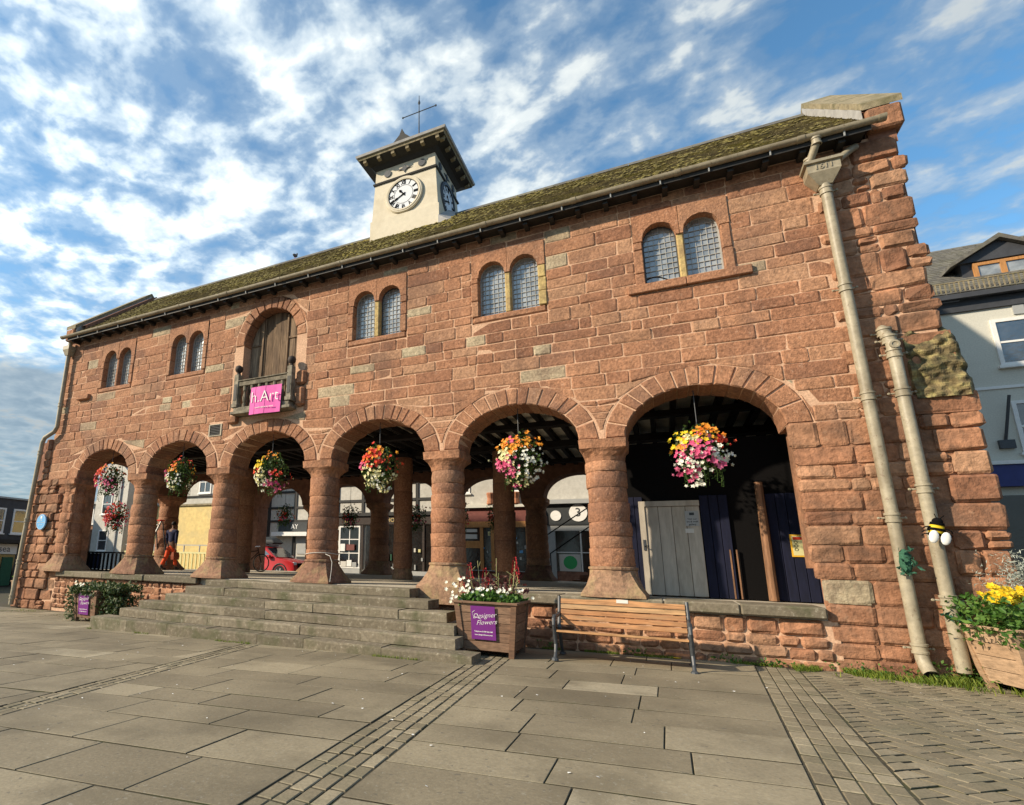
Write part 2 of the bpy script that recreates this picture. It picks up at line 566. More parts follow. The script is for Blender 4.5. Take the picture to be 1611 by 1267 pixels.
m_ivy = mat('variegated_ivy_leaves', [(0, (0.025, 0.05, 0.014)), (0.55, (0.06, 0.10, 0.028)), (0.85, (0.15, 0.18, 0.07)), (1, (0.42, 0.42, 0.27))], 0.5, 0.0, trans=0.2)
m_grass = mat('grass_blades', [(0, (0.07, 0.12, 0.012)), (0.5, (0.14, 0.20, 0.022)), (1, (0.24, 0.27, 0.035))], 0.6, 0.0, trans=0.3)
m_grey_leaf = mat('silver_leaves', [(0, (0.26, 0.29, 0.24)), (1, (0.52, 0.55, 0.47))], 0.7, 0.0, trans=0.2)
m_purple_leaf = mat('dark_red_leaves', [(0, (0.07, 0.020, 0.022)), (0.6, (0.14, 0.045, 0.040)), (1, (0.24, 0.12, 0.09))], 0.6, 0.0, trans=0.25)
m_fl_white = mat('white_petals', [(0, (0.74, 0.74, 0.58)), (1, (0.86, 0.85, 0.76))], 0.6, 0.0, trans=0.2)
m_fl_cream = mat('cream_petals', [(0, (0.72, 0.66, 0.27)), (1, (0.80, 0.76, 0.45))], 0.6, 0.0, trans=0.2)
m_fl_yellow = mat('yellow_petals', [(0, (0.80, 0.52, 0.015)), (1, (0.85, 0.66, 0.03))], 0.6, 0.0, trans=0.2)
m_fl_orange = mat('orange_petals', [(0, (0.78, 0.18, 0.018)), (1, (0.82, 0.40, 0.04))], 0.6, 0.0, trans=0.2)
m_fl_red = mat('red_petals', [(0, (0.58, 0.025, 0.018)), (1, (0.75, 0.085, 0.03))], 0.6, 0.0, trans=0.2)
m_fl_pink = mat('pink_petals', [(0, (0.60, 0.05, 0.16)), (1, (0.80, 0.20, 0.34))], 0.6, 0.0, trans=0.2)
m_fl_dred = mat('crimson_plumes', [(0, (0.30, 0.012, 0.02)), (1, (0.48, 0.03, 0.035))], 0.7, 0.0, trans=0.2)
m_purple = mat('purple_sign', (0.17, 0.028, 0.20), 0.45, 0.04, 4)
m_magenta = mat('magenta_banner', (0.66, 0.085, 0.36), 0.6, 0.05, 4)
m_yellow = mat('yellow_print', (0.75, 0.42, 0.03), 0.6, 0.04, 4)
m_blueplaque = mat('blue_plaque_enamel', (0.16, 0.42, 0.72), 0.45, 0.05, 8)
m_bluefascia = mat('blue_fascia_paint', (0.035, 0.045, 0.17), 0.5, 0.08, 4)
m_whiterender = mat('white_render', (0.60, 0.585, 0.50), 0.9, 0.09, 30, 0.3, 50, 0.006, stain=(0.50, 0.48, 0.40), stain_scale=0.6, stain_amt=0.4)
m_slate = mat('roof_slate', [(0, (0.105, 0.10, 0.088)), (1, (0.165, 0.155, 0.13))], 0.85, 0.25, 6, 0.4, 12, 0.01, stain=(0.16, 0.15, 0.09), stain_scale=1.1, stain_amt=0.5)
m_pine = mat('orange_pine', (0.46, 0.22, 0.075), 0.6, 0.2, 6, stretch=(4, 4, .7))
m_yellowwall = mat('yellow_render', (0.68, 0.52, 0.22), 0.9, 0.12, 4, 0.2, 20, 0.005, stain=(0.50, 0.42, 0.22), stain_scale=0.9, stain_amt=0.5)
m_brick = mat('far_brick', (0.24, 0.135, 0.085), 0.9, 0.3, 14, 0.4, 20, 0.01)
m_maroon = mat('maroon_shopfront', (0.17, 0.055, 0.045), 0.6, 0.15, 5)
m_charcoal = mat('charcoal_cladding', (0.055, 0.058, 0.065), 0.6, 0.12, 5)
m_dgrey = mat('dark_grey_shopfront', (0.045, 0.050, 0.052), 0.5, 0.1, 4)
m_lgrey = mat('light_grey_paint', (0.36, 0.37, 0.36), 0.6, 0.06, 4)
m_carred = mat('red_car_paint', (0.46, 0.018, 0.022), 0.25, 0.0, spec=0.6)
m_rubber = mat('tyre_rubber', (0.018, 0.018, 0.018), 0.8, 0.1)
m_alloy = mat('alloy_wheel', (0.45, 0.46, 0.48), 0.35, 0.0, metal=0.6)
m_skin = mat('skin', (0.16, 0.085, 0.055), 0.6, 0.05)
m_hair = mat('dark_hair', (0.016, 0.012, 0.010), 0.7, 0.1)
m_topcloth = mat('navy_cloth', (0.018, 0.022, 0.06), 0.85, 0.15, 20)
m_trouser = mat('orange_trousers', (0.62, 0.075, 0.018), 0.8, 0.1, 15)
m_bagcloth = mat('rust_bag', (0.28, 0.07, 0.035), 0.8, 0.1, 15)
m_boot = mat('dark_boots', (0.03, 0.026, 0.024), 0.7, 0.1)
m_aluminium = mat('aluminium', (0.40, 0.39, 0.36), 0.5, 0.1, 10, metal=0.3)
m_knitgreen = mat('green_knit', [(0, (0.02, 0.07, 0.04)), (1, (0.05, 0.15, 0.09))], 0.9, 0.3, 40, 0.5, 60, 0.01)
m_gold = mat('gold_paint', (0.62, 0.47, 0.20), 0.5, 0.05)
m_paper = mat('notice_paper', (0.60, 0.58, 0.52), 0.7, 0.05)
m_green = mat('green_print', (0.05, 0.38, 0.12), 0.6, 0.0)
m_terracotta = mat('terracotta', (0.40, 0.17, 0.09), 0.85, 0.2, 8)
m_litter = mat('pale_litter', (0.75, 0.74, 0.70), 0.8, 0.05)
m_plant_stem = mat('dry_stems', [(0, (0.20, 0.21, 0.08)), (1, (0.38, 0.36, 0.17))], 0.8, 0.0)
m_bird = mat('pigeon_feathers', (0.12, 0.12, 0.13), 0.8, 0.2)


def glass(name, tint, rough=0.08, ior=1.5):
    m = bpy.data.materials.new(name)
    m.use_nodes = True
    b = m.node_tree.nodes['Principled BSDF']
    G = NT(m.node_tree)
    tcn = G.n('ShaderNodeTexCoord')
    nz = G.noise(tcn.outputs['Object'], 3.2, 4, 0.6)
    c = G.mix(G.ramp(nz, [(0.38, 0.0), (0.62, 1.0)]), tuple(x * 0.55 for x in tint), tint)
    m.node_tree.links.new(c, b.inputs['Base Color'])
    b.inputs['Roughness'].default_value = rough
    b.inputs['Specular IOR Level'].default_value = 0.9
    b.inputs['IOR'].default_value = ior
    b.inputs['Metallic'].default_value = 0.0
    bn = G.n('ShaderNodeBump')
    bn.inputs['Strength'].default_value = 0.25
    bn.inputs['Distance'].default_value = 0.01
    m.node_tree.links.new(G.noise(tcn.outputs['Object'], 9.0, 3, 0.5), bn.inputs['Height'])
    m.node_tree.links.new(bn.outputs[0], b.inputs['Normal'])
    MATS[name] = m
    return m


m_leadglass = glass('old_leaded_glass', (0.34, 0.355, 0.345), 0.16, 1.8)
m_winglass = glass('window_glass', (0.055, 0.06, 0.065), 0.06, 2.0)
m_shopglass = glass('shop_glass', (0.020, 0.018, 0.016), 0.12)
m_cames = mat('lead_cames', (0.40, 0.40, 0.37), 0.6, 0.1, 10)
m_yellowsill = mat('yellow_sandstone', (0.46, 0.34, 0.14), 0.9, 0.3, 14, 0.6, 20, 0.02, stain=(0.28, 0.18, 0.10), stain_scale=3, stain_amt=0.6)

# ------------------------------------------------------------------ the market house
R_ = random.Random(11)
CAMP = Vector((0, -10.718, 1.388))
house = thing('market_house', 'red sandstone market hall on arches with a mossy roof and a cream clock tower', 'building')

ACX = [-15.02, -11.87, -8.72, -5.58, -2.44, 0.72]       # arch centres
AA, AB, ZS, RING = 1.18, 0.84, 3.70, 0.375                # arch half width, rise, springing, ring depth
CCX = [-13.36, -10.25, -7.13, -4.01, -0.87]             # column axes
WALL = 0.72
DCX, DA, DB, DZ = -8.85, 0.87, 0.95, 7.05                 # loft door arch


def ell(a, b, xc, zs):
    return lambda x: zs + b * math.sqrt(max(0.0, 1 - ((x - xc) / a) ** 2))


def strip_wall(mb, x0, x1, base, top, ops, f, k, step=0.12):
    """wall in the plane of (x, z) with openings; f and k are the front and back offset; ops: (xa, xb, low(x), high(x))"""
    xs = {x0, x1}
    for xa, xb, lo, hi in ops:
        n = max(2, int((xb - xa) / step))
        for i in range(n + 1):
            t = i / n
            t = 0.5 - 0.5 * math.cos(PI * t)
            x = xa + (xb - xa) * t
            if x0 <= x <= x1:
                xs.add(round(x, 4))
    xs = sorted(xs)
    for a, b in zip(xs[:-1], xs[1:]):
        if b - a < 1e-4:
            continue
        m = (a + b) / 2
        act = sorted([o for o in ops if o[0] - 1e-6 < m < o[1] + 1e-6], key=lambda o: o[2](m))
        lows = [(base if not callable(base) else None)]
        segs = []
        cur = (lambda x: base)
        for o in act:
            segs.append((cur, o[2]))
            cur = o[3]
        segs.append((cur, top))
        for lo, hi in segs:
            la, lb, ha, hb = lo(a), lo(b), hi(a), hi(b)
            if ha - la < 1e-3 and hb - lb < 1e-3:
                continue
            i = mb.pts([(a, f, la), (b, f, lb), (b, f, hb), (a, f, ha), (a, k, la), (b, k, lb), (b, k, hb), (a, k, ha)])
            mb.face([i[0], i[1], i[2], i[3]])
            mb.face([i[5], i[4], i[7], i[6]])
            mb.face([i[4], i[5], i[1], i[0]])
            mb.face([i[3], i[2], i[6], i[7]])
    for xa, xb, lo, hi in ops:
        for x in (xa, xb):
            if hi(x) - max(lo(x), base) > 0.01 and x0 <= x <= x1:
                l = max(lo(x), base)
                mb.poly([(x, f, l), (x, k, l), (x, k, hi(x)), (x, f, hi(x))])


XL, XR = -17.72, 3.98
WCX = [-14.99, -11.91, -5.645, -2.495, 0.745]
mb = MB()
ops = [(c - AA - RING + .012, c + AA + RING - .012, lambda x: 0.0, ell(AA + RING - .01, AB + RING - .01, c, ZS)) for c in ACX]
ops += [(c - .79, c + .79, lambda x: 6.44, lambda x: 8.11) for c in WCX]
ops += [(DCX - DA - .02, DCX + DA + .02, lambda x: 5.02, ell(DA + .33, DB + .33, DCX, DZ))]
strip_wall(mb, XL + .05, 3.9, ZS, lambda x: 8.50, ops, -.006, WALL)
# ring of mortar behind the voussoirs and the end piers
for c in ACX:
    n = 22
    for q in range(n):
        t0, t1 = PI * q / n, PI * (q + 1) / n
        P = []
        for t in (t0, t1):
            for rr in (0.012, RING):
                P.append((c - (AA + rr) * math.cos(t), ZS + (AB + rr) * math.sin(t)))
        for y in (-.003, WALL - .01):
            mb.poly([(P[0][0], y, P[0][1]), (P[2][0], y, P[2][1]), (P[3][0], y, P[3][1]), (P[1][0], y, P[1][1])])
        mb.poly([(P[0][0], -.003, P[0][1]), (P[2][0], -.003, P[2][1]), (P[2][0], WALL - .01, P[2][1]), (P[0][0], WALL - .01, P[0][1])])
core = mb.build('front_wall', m_mortar, house, recalc=True)
for q_ in ((2.0, 3.9, -.006, WALL, 1.45, ZS - .002), (2.16, 3.9, -.0055, WALL - .001, -.1, 1.448), (-18.0, -16.22, -.006, WALL, -0.1, ZS - .002)):
    mb = MB()
    mb.box(*q_)
    mb.build('end_pier', m_quoin, house)

# ---- voussoirs
for ai, c in enumerate(ACX + [DCX]):
    door = ai == 6
    a, b, zs, ring, dep = (DA, DB, DZ, .33, .30) if door else (AA, AB, ZS, RING, WALL - .02)
    rv = random.Random(50 + ai)
    # equal arc lengths along the mid line, jittered
    T = [PI * i / 400 for i in range(401)]
    L = [0.0]
    for i in range(400):
        L.append(L[-1] + math.hypot((a + ring / 2) * (math.cos(T[i + 1]) - math.cos(T[i])), (b + ring / 2) * (math.sin(T[i + 1]) - math.sin(T[i]))))
    n = 13 if door else 15
    cuts = [0.0]
    ws = [rv.uniform(.75, 1.25) * (1.5 if (i < 2 or i > n - 3) else 1.0) for i in range(n)]
    for w in ws:
        cuts.append(cuts[-1] + w / sum(ws))
    tt = []
    for q in cuts:
        d = q * L[-1]
        i = min(range(401), key=lambda j: abs(L[j] - d))
        tt.append(T[i])
    for t0, t1 in zip(tt[:-1], tt[1:]):
        g = 0.009
        vb = MB()
        vb.tone = min(.88, max(0.05, rv.gauss(.5, .2)))
        pr = rv.uniform(0.004, 0.022)
        tA, tB = t0 + g / 1.3, t1 - g / 1.3
        ri, ro = rv.uniform(-.012, .012), ring - .012 + rv.uniform(-.02, .0)
        def pt(t, r):
            return (c - (a + r) * math.cos(t), zs + (b + r) * math.sin(t))
        tm = (tA + tB) / 2
        outl = [pt(tA, ri), pt(tm, ri - rv.uniform(0, .01)), pt(tB, ri), pt(tB, ro), pt(tm, ro), pt(tA, ro)]
        cx = sum(p[0] for p in outl) / 6
        cz = sum(p[1] for p in outl) / 6
        def ringp(s, y):
            return [(cx + (p[0] - cx) * s + rv.uniform(-.006, .006), y + rv.uniform(-.006, .006), cz + (p[1] - cz) * s + rv.uniform(-.006, .006)) for p in outl]
        vb.loft([ringp(.86, -pr - .012), ringp(.985, -pr + .012), [(p[0], dep, p[1]) for p in outl]], cap=True)
        vb.build('voussoir', m_stone, house)


# ---- coursed stones: a small grid with a rough, cushioned face; openings push its vertices out
def stone_mesh(mb, x0, x1, z0, z1, yf, back, rs, bev=0.025, rough=0.014, pushes=(), nx=3, nz=3, skew=0.012, soft=False):
    g = 0.0075
    x0, x1, z0, z1 = x0 + g, x1 - g, z0 + g, z1 - g
    if x1 - x0 < .03 or z1 - z0 < .03:
        return False
    sd = rs.random() * 90
    P = {}
    inside = 0
    k0 = [rs.uniform(-skew, skew) for _ in range(8)]
    for i in range(nx + 1):
        for j in range(nz + 1):
            u, v = i / nx, j / nz
            if nx == 3:
                bu = min(.3, (.042 if soft else .022) / max(.05, x1 - x0))
                u = (0, bu, 1 - bu, 1)[i]
            if nz == 3:
                bv = min(.3, (.038 if soft else .02) / max(.05, z1 - z0))
                v = (0, bv, 1 - bv, 1)[j]
            x = x0 + (x1 - x0) * u + (k0[0] * (1 - u) + k0[1] * u) * (v - .5)
            z = z0 + (z1 - z0) * v + (k0[2] * (1 - v) + k0[3] * v) * (u - .5)
            edge = (i in (0, nx)) or (j in (0, nz))
            corner = (i in (0, nx)) and (j in (0, nz))
            if corner:
                cr = rs.uniform(.3, 1.6) * (1.7 if soft else 1.0)
                x += (.012 if i == 0 else -.012) * cr
                z += (.010 if j == 0 else -.010) * cr
            elif soft and edge:
                x += rs.uniform(-.007, .007)
                z += rs.uniform(-.007, .007)
            nv = pnoise(Vector((x * 3.1 + sd, z * 4.2, sd)))
            y = yf - rough * nv * 1.6 + rs.uniform(-.3, .3) * rough
            if edge:
                y = yf + bev * rs.uniform(.5, 1.1)
            for (ex, ez, ea, eb) in pushes:
                if z >= ez - .001:
                    d = math.hypot((x - ex) / ea, (z - ez) / eb)
                    if d < 1.0:
                        inside += 1
                        d = max(d, .05)
                        x, z = ex + (x - ex) / d, ez + (z - ez) / d
                        y = yf + bev
                        break
                elif abs(x - ex) < ea and ez - z < 3.4 and eb > 0:
                    inside += 1
                    x = ex + math.copysign(ea, x - ex)
            P[i, j] = (x, y, z)
    if inside >= (nx + 1) * (nz + 1):
        return False
    idx = {}
    for k, p in P.items():
        idx[k] = mb.pts([p])[0]
    area = 0
    for i in range(nx):
        for j in range(nz):
            q = [P[i, j], P[i + 1, j], P[i + 1, j + 1], P[i, j + 1]]
            ar = abs(sum(q[k][0] * q[(k + 1) % 4][2] - q[(k + 1) % 4][0] * q[k][2] for k in range(4))) / 2
            area += ar
            if ar > 2e-5:
                mb.face([idx[i, j], idx[i + 1, j], idx[i + 1, j + 1], idx[i, j + 1]])
    per = [(i, 0) for i in range(nx)] + [(nx, j) for j in range(nz)] + [(i, nz) for i in range(nx, 0, -1)] + [(0, j) for j in range(nz, 0, -1)]
    bk = [mb.pts([(P[k][0], back, P[k][2])])[0] for k in per]
    for q in range(len(per)):
        q2 = (q + 1) % len(per)
        a, b = P[per[q]], P[per[q2]]
        if abs(a[0] - b[0]) + abs(a[2] - b[2]) > 1e-3:
            mb.face([idx[per[q2]], idx[per[q]], bk[q], bk[q2]])
    return area > 0.0015


def course_fill(xl, xr, z0, z1, hr, wr, rs, yf=lambda x, z: -.012, rects=(), pushes=(), bev=.010, rough=.010, back=.02, pale=.05, jagged=0.0, soft=False):
    """rows of squared stones between xl(z) and xr(z); returns (MB, weight) per stone"""
    out = []
    z = z0
    while z < z1 - .02:
        h = min(rs.uniform(*hr), z1 - z)
        if z1 - (z + h) < hr[0] * .6:
            h = z1 - z
        a, b = xl(z + h / 2), xr(z + h / 2)
        cuts = set()
        for (rx0, rx1, rz0, rz1) in rects:
            if rz0 < z + h - .02 and rz1 > z + .02:
                cuts.update((rx0, rx1))
        x = a + rs.uniform(-jagged, jagged)
        xend = b + rs.uniform(-jagged, jagged)
        while x < xend - .02:
            w = rs.uniform(*wr) * (1.15 if h > sum(hr) / 2 else .9)
            if rs.random() < .12:
                w *= .5
            nx_ = x + w
            for cu in cuts:
                if x + .01 < cu < nx_ + wr[0] * .45:
                    nx_ = cu if cu - x > .04 else nx_
                    break
            if xend - nx_ < wr[0] * .7:
                nx_ = xend
            segs = [(z, z + h)]
            xm = (x + nx_) / 2
            for (rx0, rx1, rz0, rz1) in rects:
                if rx0 < xm < rx1:
                    ns = []
                    for (s0, s1) in segs:
                        if rz1 <= s0 or rz0 >= s1:
                            ns.append((s0, s1))
                        else:
                            if rz0 - s0 > .07:
                                ns.append((s0, rz0))
                            if s1 - rz1 > .07:
                                ns.append((rz1, s1))
                    segs = ns
            for (s0, s1) in segs:
                parts = [(s0, s1)]
                if s1 - s0 > .26 and nx_ - x < .32 and rs.random() < .5:
                    m_ = s0 + (s1 - s0) * rs.uniform(.4, .6)
                    parts = [(s0, m_), (m_, s1)]
                for (q0, q1) in parts:
                    mb = MB()
                    mb.tone = rs.uniform(.92, 1.0) if rs.random() < pale else min(.88, max(.02, rs.gauss(.47, .27)))
                    ppush = [p for p in pushes if abs(xm - p[0]) < p[2] + w]
                    if stone_mesh(mb, x, nx_, q0, q1, yf(xm, (q0 + q1) / 2) - rs.uniform(0, .014), back, rs, bev, rough, ppush, soft=soft):
                        d2 = (Vector((xm, 0, q0)) - CAMP).length_squared
                        out.append((mb, (nx_ - x) * (q1 - q0) / d2 * abs(10.7 / math.sqrt(d2))))
            x = nx_
        z += h
    return out


def emit(stones, name, m, parent, limit, bulk):
    stones.sort(key=lambda s: -s[1])
    for mb, w in stones[:limit]:
        mb.build(name, m, parent, recalc=False)
    if len(stones) > limit:
        big = MB()
        for mb, w in stones[limit:]:
            o = len(big.v)
            big.v.extend(mb.v)
            big.f.extend([tuple(i + o for i in f) for f in mb.f])
            big.t.extend(mb.t)
            big.m.extend(mb.m)
        tag(big.build(bulk, m, parent, recalc=False), kind='stuff')


rs = random.Random(5)
rects = [(c - .80, c + .80, 6.43, 8.12) for c in WCX]
rects += [(c - .36, c + .36, 3.70, 4.34) for c in CCX]
rects += [(DCX - DA - .05, DCX + DA + .05, 5.0, DZ), (-10.75, -10.27, 4.57, 4.92)]
push = [(c, ZS, AA + RING, AB + RING) for c in ACX]
# the door arch pushes only above its springing
push += [(DCX, DZ, DA + .34, DB + .34)]
upper = course_fill(lambda z: XL - .03 + .03 * math.sin(z * 5), lambda z: 2.86 + .12 * math.sin(z * 9), 3.72, 8.44, (.20, .31), (.36, .92), rs,
                    rects=rects, pushes=push)
# wedge stones that fill the gaps between neighbouring arch rings
for ci, cc in enumerate(CCX):
    cl, cr = ACX[ci], ACX[ci + 1]
    def gap(z):
        k_ = math.sqrt(max(0, 1 - ((z - ZS) / (AB + RING)) ** 2)) * (AA + RING)
        return cl + k_ + .012, cr - k_ - .012
    for (za, zb) in ((3.88, 4.07), (4.082, 4.20), (4.212, 4.335)):
        mb = MB()
        mb.tone = rs.uniform(.3, .8)
        R3 = []
        for ins, y in ((.0, .02), (.0, -.006), (.012, -.018)):
            L_, Rr = [], []
            for q_ in range(4):
                z = za + (zb - za) * q_ / 3
                l, r = gap(z)
                if r - l < .01:
                    l = r = (l + r) / 2
                    l, r = l - .004, r + .004
                i2 = min(ins, (r - l) * .3)
                zz = z + (ins * .6 if q_ == 0 else (-ins * .6 if q_ == 3 else 0))
                L_.append((l + i2, y, zz))
                Rr.append((r - i2, y, zz))
            R3.append(Rr + L_[::-1])
        mb.loft(R3)
        upper.append((mb, 1e3))
emit(upper, 'stone', m_stone, house, 300, 'small_stones')

# right end of the front: bigger weathered quoins, thicker below the mossy weathering at 5.2 m
def xr_right(z):
    return 3.96 + (.08 if z < 5.0 else 0) + (.06 if z < 3.9 else 0) + .035 * math.sin(z * 7.3)


def yq(x, z):
    b = 0.0
    if x > 3.5 and z < 4.6:
        b = .06
    return -.035 - b


q = course_fill(lambda z: 2.86 + .12 * math.sin(z * 9), xr_right, 5.0, 8.44, (.17, .40), (.28, .75), rs, yf=yq, bev=.03, rough=.035, pale=.0, jagged=.04, soft=True)
q += course_fill(lambda z: 1.93 + (.17 * max(0, (1.5 - z)) / .65 if z > .85 else .10) - (.04 if 3.25 < z < 3.72 else 0), lambda z: 3.5 + .1 * math.sin(z * 8), -.05, 3.72, (.20, .36), (.38, .72), rs,
                 yf=lambda x, z: -.034, bev=.022, rough=.02, pale=.03, soft=True)
q += course_fill(lambda z: 2.86 + .12 * math.sin(z * 9), lambda z: 3.5 + .1 * math.sin(z * 8), 3.72, 5.0, (.22, .34), (.3, .6), rs, yf=lambda x, z: -.034, bev=.02, rough=.016, soft=True,
                 pushes=[(ACX[5], ZS, AA + RING, AB + RING)], pale=.03)
q += course_fill(lambda z: 3.5 + .1 * math.sin(z * 8), xr_right, -.05, 4.0, (.22, .48), (.32, .80), rs, yf=yq, bev=.035, rough=.035, back=-.02, pale=.0, jagged=.05, soft=True)
# left end
q += course_fill(lambda z: -18.15 - (.28 * (1 - z / 5.1)) + .05 * math.sin(z * 6), lambda z: -16.2 - .05 * math.sin(z * 7) - (.3 if z < 1 else 0), -.3, 3.72, (.22, .36), (.34, .62), rs,
                 yf=lambda x, z: -.04 - (.08 if x < -16.9 else 0), bev=.035, rough=.035, pale=0, soft=True)
q += course_fill(lambda z: -18.0, lambda z: -17.7, 3.72, 5.1, (.2, .34), (.2, .4), rs, yf=lambda x, z: -.08, bev=.035, rough=.04, pale=0, soft=True)
emit(q, 'quoin', m_quoin, house, 280, 'small_quoins')
# eroded mossy weathering where the right buttress steps back
mb = MB()
nx_, nz_ = 26, 40
ids = {}
for i in range(nx_ + 1):
    for j in range(nz_ + 1):
        u, v = i / nx_, j / nz_
        z = 3.92 + 1.16 * v
        xr_ = 4.17 - .10 * v * v + .07 * pnoise(Vector((1, z * 4.1, 3))) + .03 * pnoise(Vector((1, z * 11, 5)))
        x = 3.46 + (xr_ - 3.46) * u
        led = .018 * math.sin(z * 19 + 5 * pnoise(Vector((x * 2, z * 1.5, 1))))
        y = -.13 + .09 * v - led - .06 * pnoise(Vector((x * 3, z * 4, 2))) - .045 * pnoise(Vector((x * 11, z * 13, 7)))
        if u > .8:
            y += (u - .8) ** 2 * 4.5
        if v > .88:
            y += (v - .88) * 1.2
        if i == 0:
            y = .0
        ids[i, j] = mb.pts([(x, y, z)])[0]
for i in range(nx_):
    for j in range(nz_):
        mb.tone = min(1, max(0, .5 + .9 * pnoise(Vector((i * .3, j * .35, 4)))))
        mb.face([ids[i, j], ids[i + 1, j], ids[i + 1, j + 1], ids[i, j + 1]])
mb.build('weathered_buttress_head', m_moss_stone, house, recalc=False)
mb = MB()
mb.box(3.42, 4.02, -.045, 9.7, -.1, 4.95)
mb.build('buttress_core', m_quoin, house)
mb = MB()
mb.box(-18.25, -17.72, -.02, .95, -.3, 5.0)
mb.build('buttress_core', m_core, house)

# ---- low rubble walls with ledge slabs
low = course_fill(lambda z: -4.42, lambda z: 2.02 + .04 * math.sin(z * 9), -.06, .70, (.12, .19), (.2, .42), rs, yf=lambda x, z: -.06, bev=.035, rough=.03, back=.05, pale=.0, soft=True)
low += course_fill(lambda z: -16.5, lambda z: -10.45, -.2, .72, (.12, .19), (.2, .42), rs, yf=lambda x, z: -.06, bev=.035, rough=.03, back=.05, pale=.0, soft=True)
emit(low, 'rubble_stone', m_quoin, house, 290, 'small_rubble')
mb = MB()
mb.box(-17, 2.14, -.03, .7, -.4, .69)
mb.build('low_wall', m_mortar, house)
for xa, xb in ((-4.5, -1.75), (-1.75, -.1), (-.1, .95), (.95, 2.02), (-16.35, -14.2), (-14.2, -12.5), (-12.5, -10.55)):
    sb = MB()
    sb.tone = R_.random()
    sb.bbox(xa + .005, xb - .005, -.17 + R_.uniform(-.02, .02), .72, .715, .882, .022)
    sb.build('ledge_slab', m_step, house)

# ---- columns (front row, inner row, far row, left end)
def ngon(c, r, z, n=16, sq=0.0, rot=0.0):
    """ring that goes from a circle (sq 0) to a square with small chamfers (sq 1)"""
    P = []
    for k in range(n):
        a = 2 * PI * k / n + rot
        ca, sa = math.cos(a), math.sin(a)
        m = max(abs(ca), abs(sa))
        f = r * ((1 - sq) + sq / m)
        f = min(f, r * 1.34)
        P.append((c[0] + f * ca, c[1] + f * sa, z))
    return P


def column(cx, cy, zb, slim=1.0, seed=0, plain=False, fat=1.0):
    col = bpy.data.objects.new('column', None)
    COL.objects.link(col)
    col.parent = house
    rc = random.Random(seed)
    c = (cx, cy)
    # plinth: square block broached to a round top
    p = MB()
    p.tone = rc.random()
    if plain:
        p.lathe([(.36 * slim, .89), (.36 * slim, 1.02), (.30 * slim, 1.2)], (cx, cy, 0), 12)
    else:
        r8 = rc.uniform(.35, .38) * fat
        p.loft([ngon(c, .515 * fat, zb, 16, 1.0), ngon(c, .51 * fat, .93, 16, 1.0), ngon(c, .44 * fat, 1.06, 16, .62), ngon(c, .385 * fat, 1.24, 16, .25), ngon(c, r8, 1.34, 16, 0), ngon(c, r8 + .02, 1.35, 16, 0),
                ngon(c, r8 + .02, 1.385, 16, 0), ngon(c, r8 - .02, 1.40, 16, 0)])
    p.build('plinth', m_plinth, col)
    # drums
    z = 1.2 if plain else 1.40
    top = 4.55 if plain else 3.30
    while z < top - .02:
        h = rc.uniform(.20, .36) if not plain else rc.uniform(.5, .9)
        if top - z - h < .15:
            h = top - z
        d = MB()
        d.tone = min(.85, max(.1, rc.gauss(.5, .18)))
        r0 = (.335 + rc.uniform(-.012, .012)) * slim * fat
        r0 += (.018 - .034 * (z - 1.4) / 1.9) * (0 if plain else 1)
        bul = rc.choice([.0, .002, .005, .014]) * (0.2 if plain else 1)
        d.lathe([(r0 - .007, z + .002), (r0 + .0, z + .016), (r0 + bul, z + h * .5), (r0 + .0, z + h - .016), (r0 - .007, z + h - .002)], (cx, cy, 0), 20, .07, rc.random() * 40)
        d.build('drum', m_stone, col, smooth=True, angle=50)
        z += h
    k = MB()
    k.tone = .5
    if plain:
        k.box(cx - .3, cx + .3, cy - .3, cy + .3, 4.55, 4.66)
        k.build('capital', m_beam, col)
    else:
        k.loft([ngon(c, .325 * fat, 3.30, 16, 0), ngon(c, .335 * fat, 3.38, 16, .1), ngon(c, .365 * fat, 3.47, 16, .5), ngon(c, .395 * fat, 3.53, 16, .95), ngon(c, .405 * fat, 3.69, 16, 1.0)])
        k.build('capital', m_quoin, col)
    return col


for i, cx in enumerate(CCX):
    column(cx, .34, .60 if i == 3 else .88, seed=100 + i, fat=1.06)
for i, cx in enumerate(CCX):
    if i != 4:
        column(cx + .1, 4.65, .89, slim=.86, seed=200 + i, plain=True)
for i, cx in enumerate(CCX):
    column(cx + .05, 9.3, .88, seed=300 + i, fat=1.1)
column(-16.52, .26, .86, seed=402, fat=1.04)
column(-17.36, 4.85, .88, seed=401, fat=1.15)

# ---- far wall, end walls and gables
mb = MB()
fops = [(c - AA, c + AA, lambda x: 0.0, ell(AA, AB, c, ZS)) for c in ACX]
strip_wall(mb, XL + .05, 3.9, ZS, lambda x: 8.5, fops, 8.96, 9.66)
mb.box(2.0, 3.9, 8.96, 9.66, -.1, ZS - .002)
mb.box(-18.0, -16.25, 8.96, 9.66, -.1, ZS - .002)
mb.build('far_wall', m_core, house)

RDG = 2.75
def gable(y):
    t = abs(y - RDG) if y < 4.9 else abs(y - 7.05)
    return 11.46 - t * .872


mb = MB()
lw = MB()
lops = [(2.45 - 1.45, 2.45 + 1.45, lambda x: 0.0, ell(1.45, .95, 2.45, ZS)), (6.85 - 1.45, 6.85 + 1.45, lambda x: 0.0, ell(1.45, .95, 6.85, ZS))]
strip_wall(lw, .05, 9.62, ZS, gable, lops, 17.05, 17.70, step=.2)
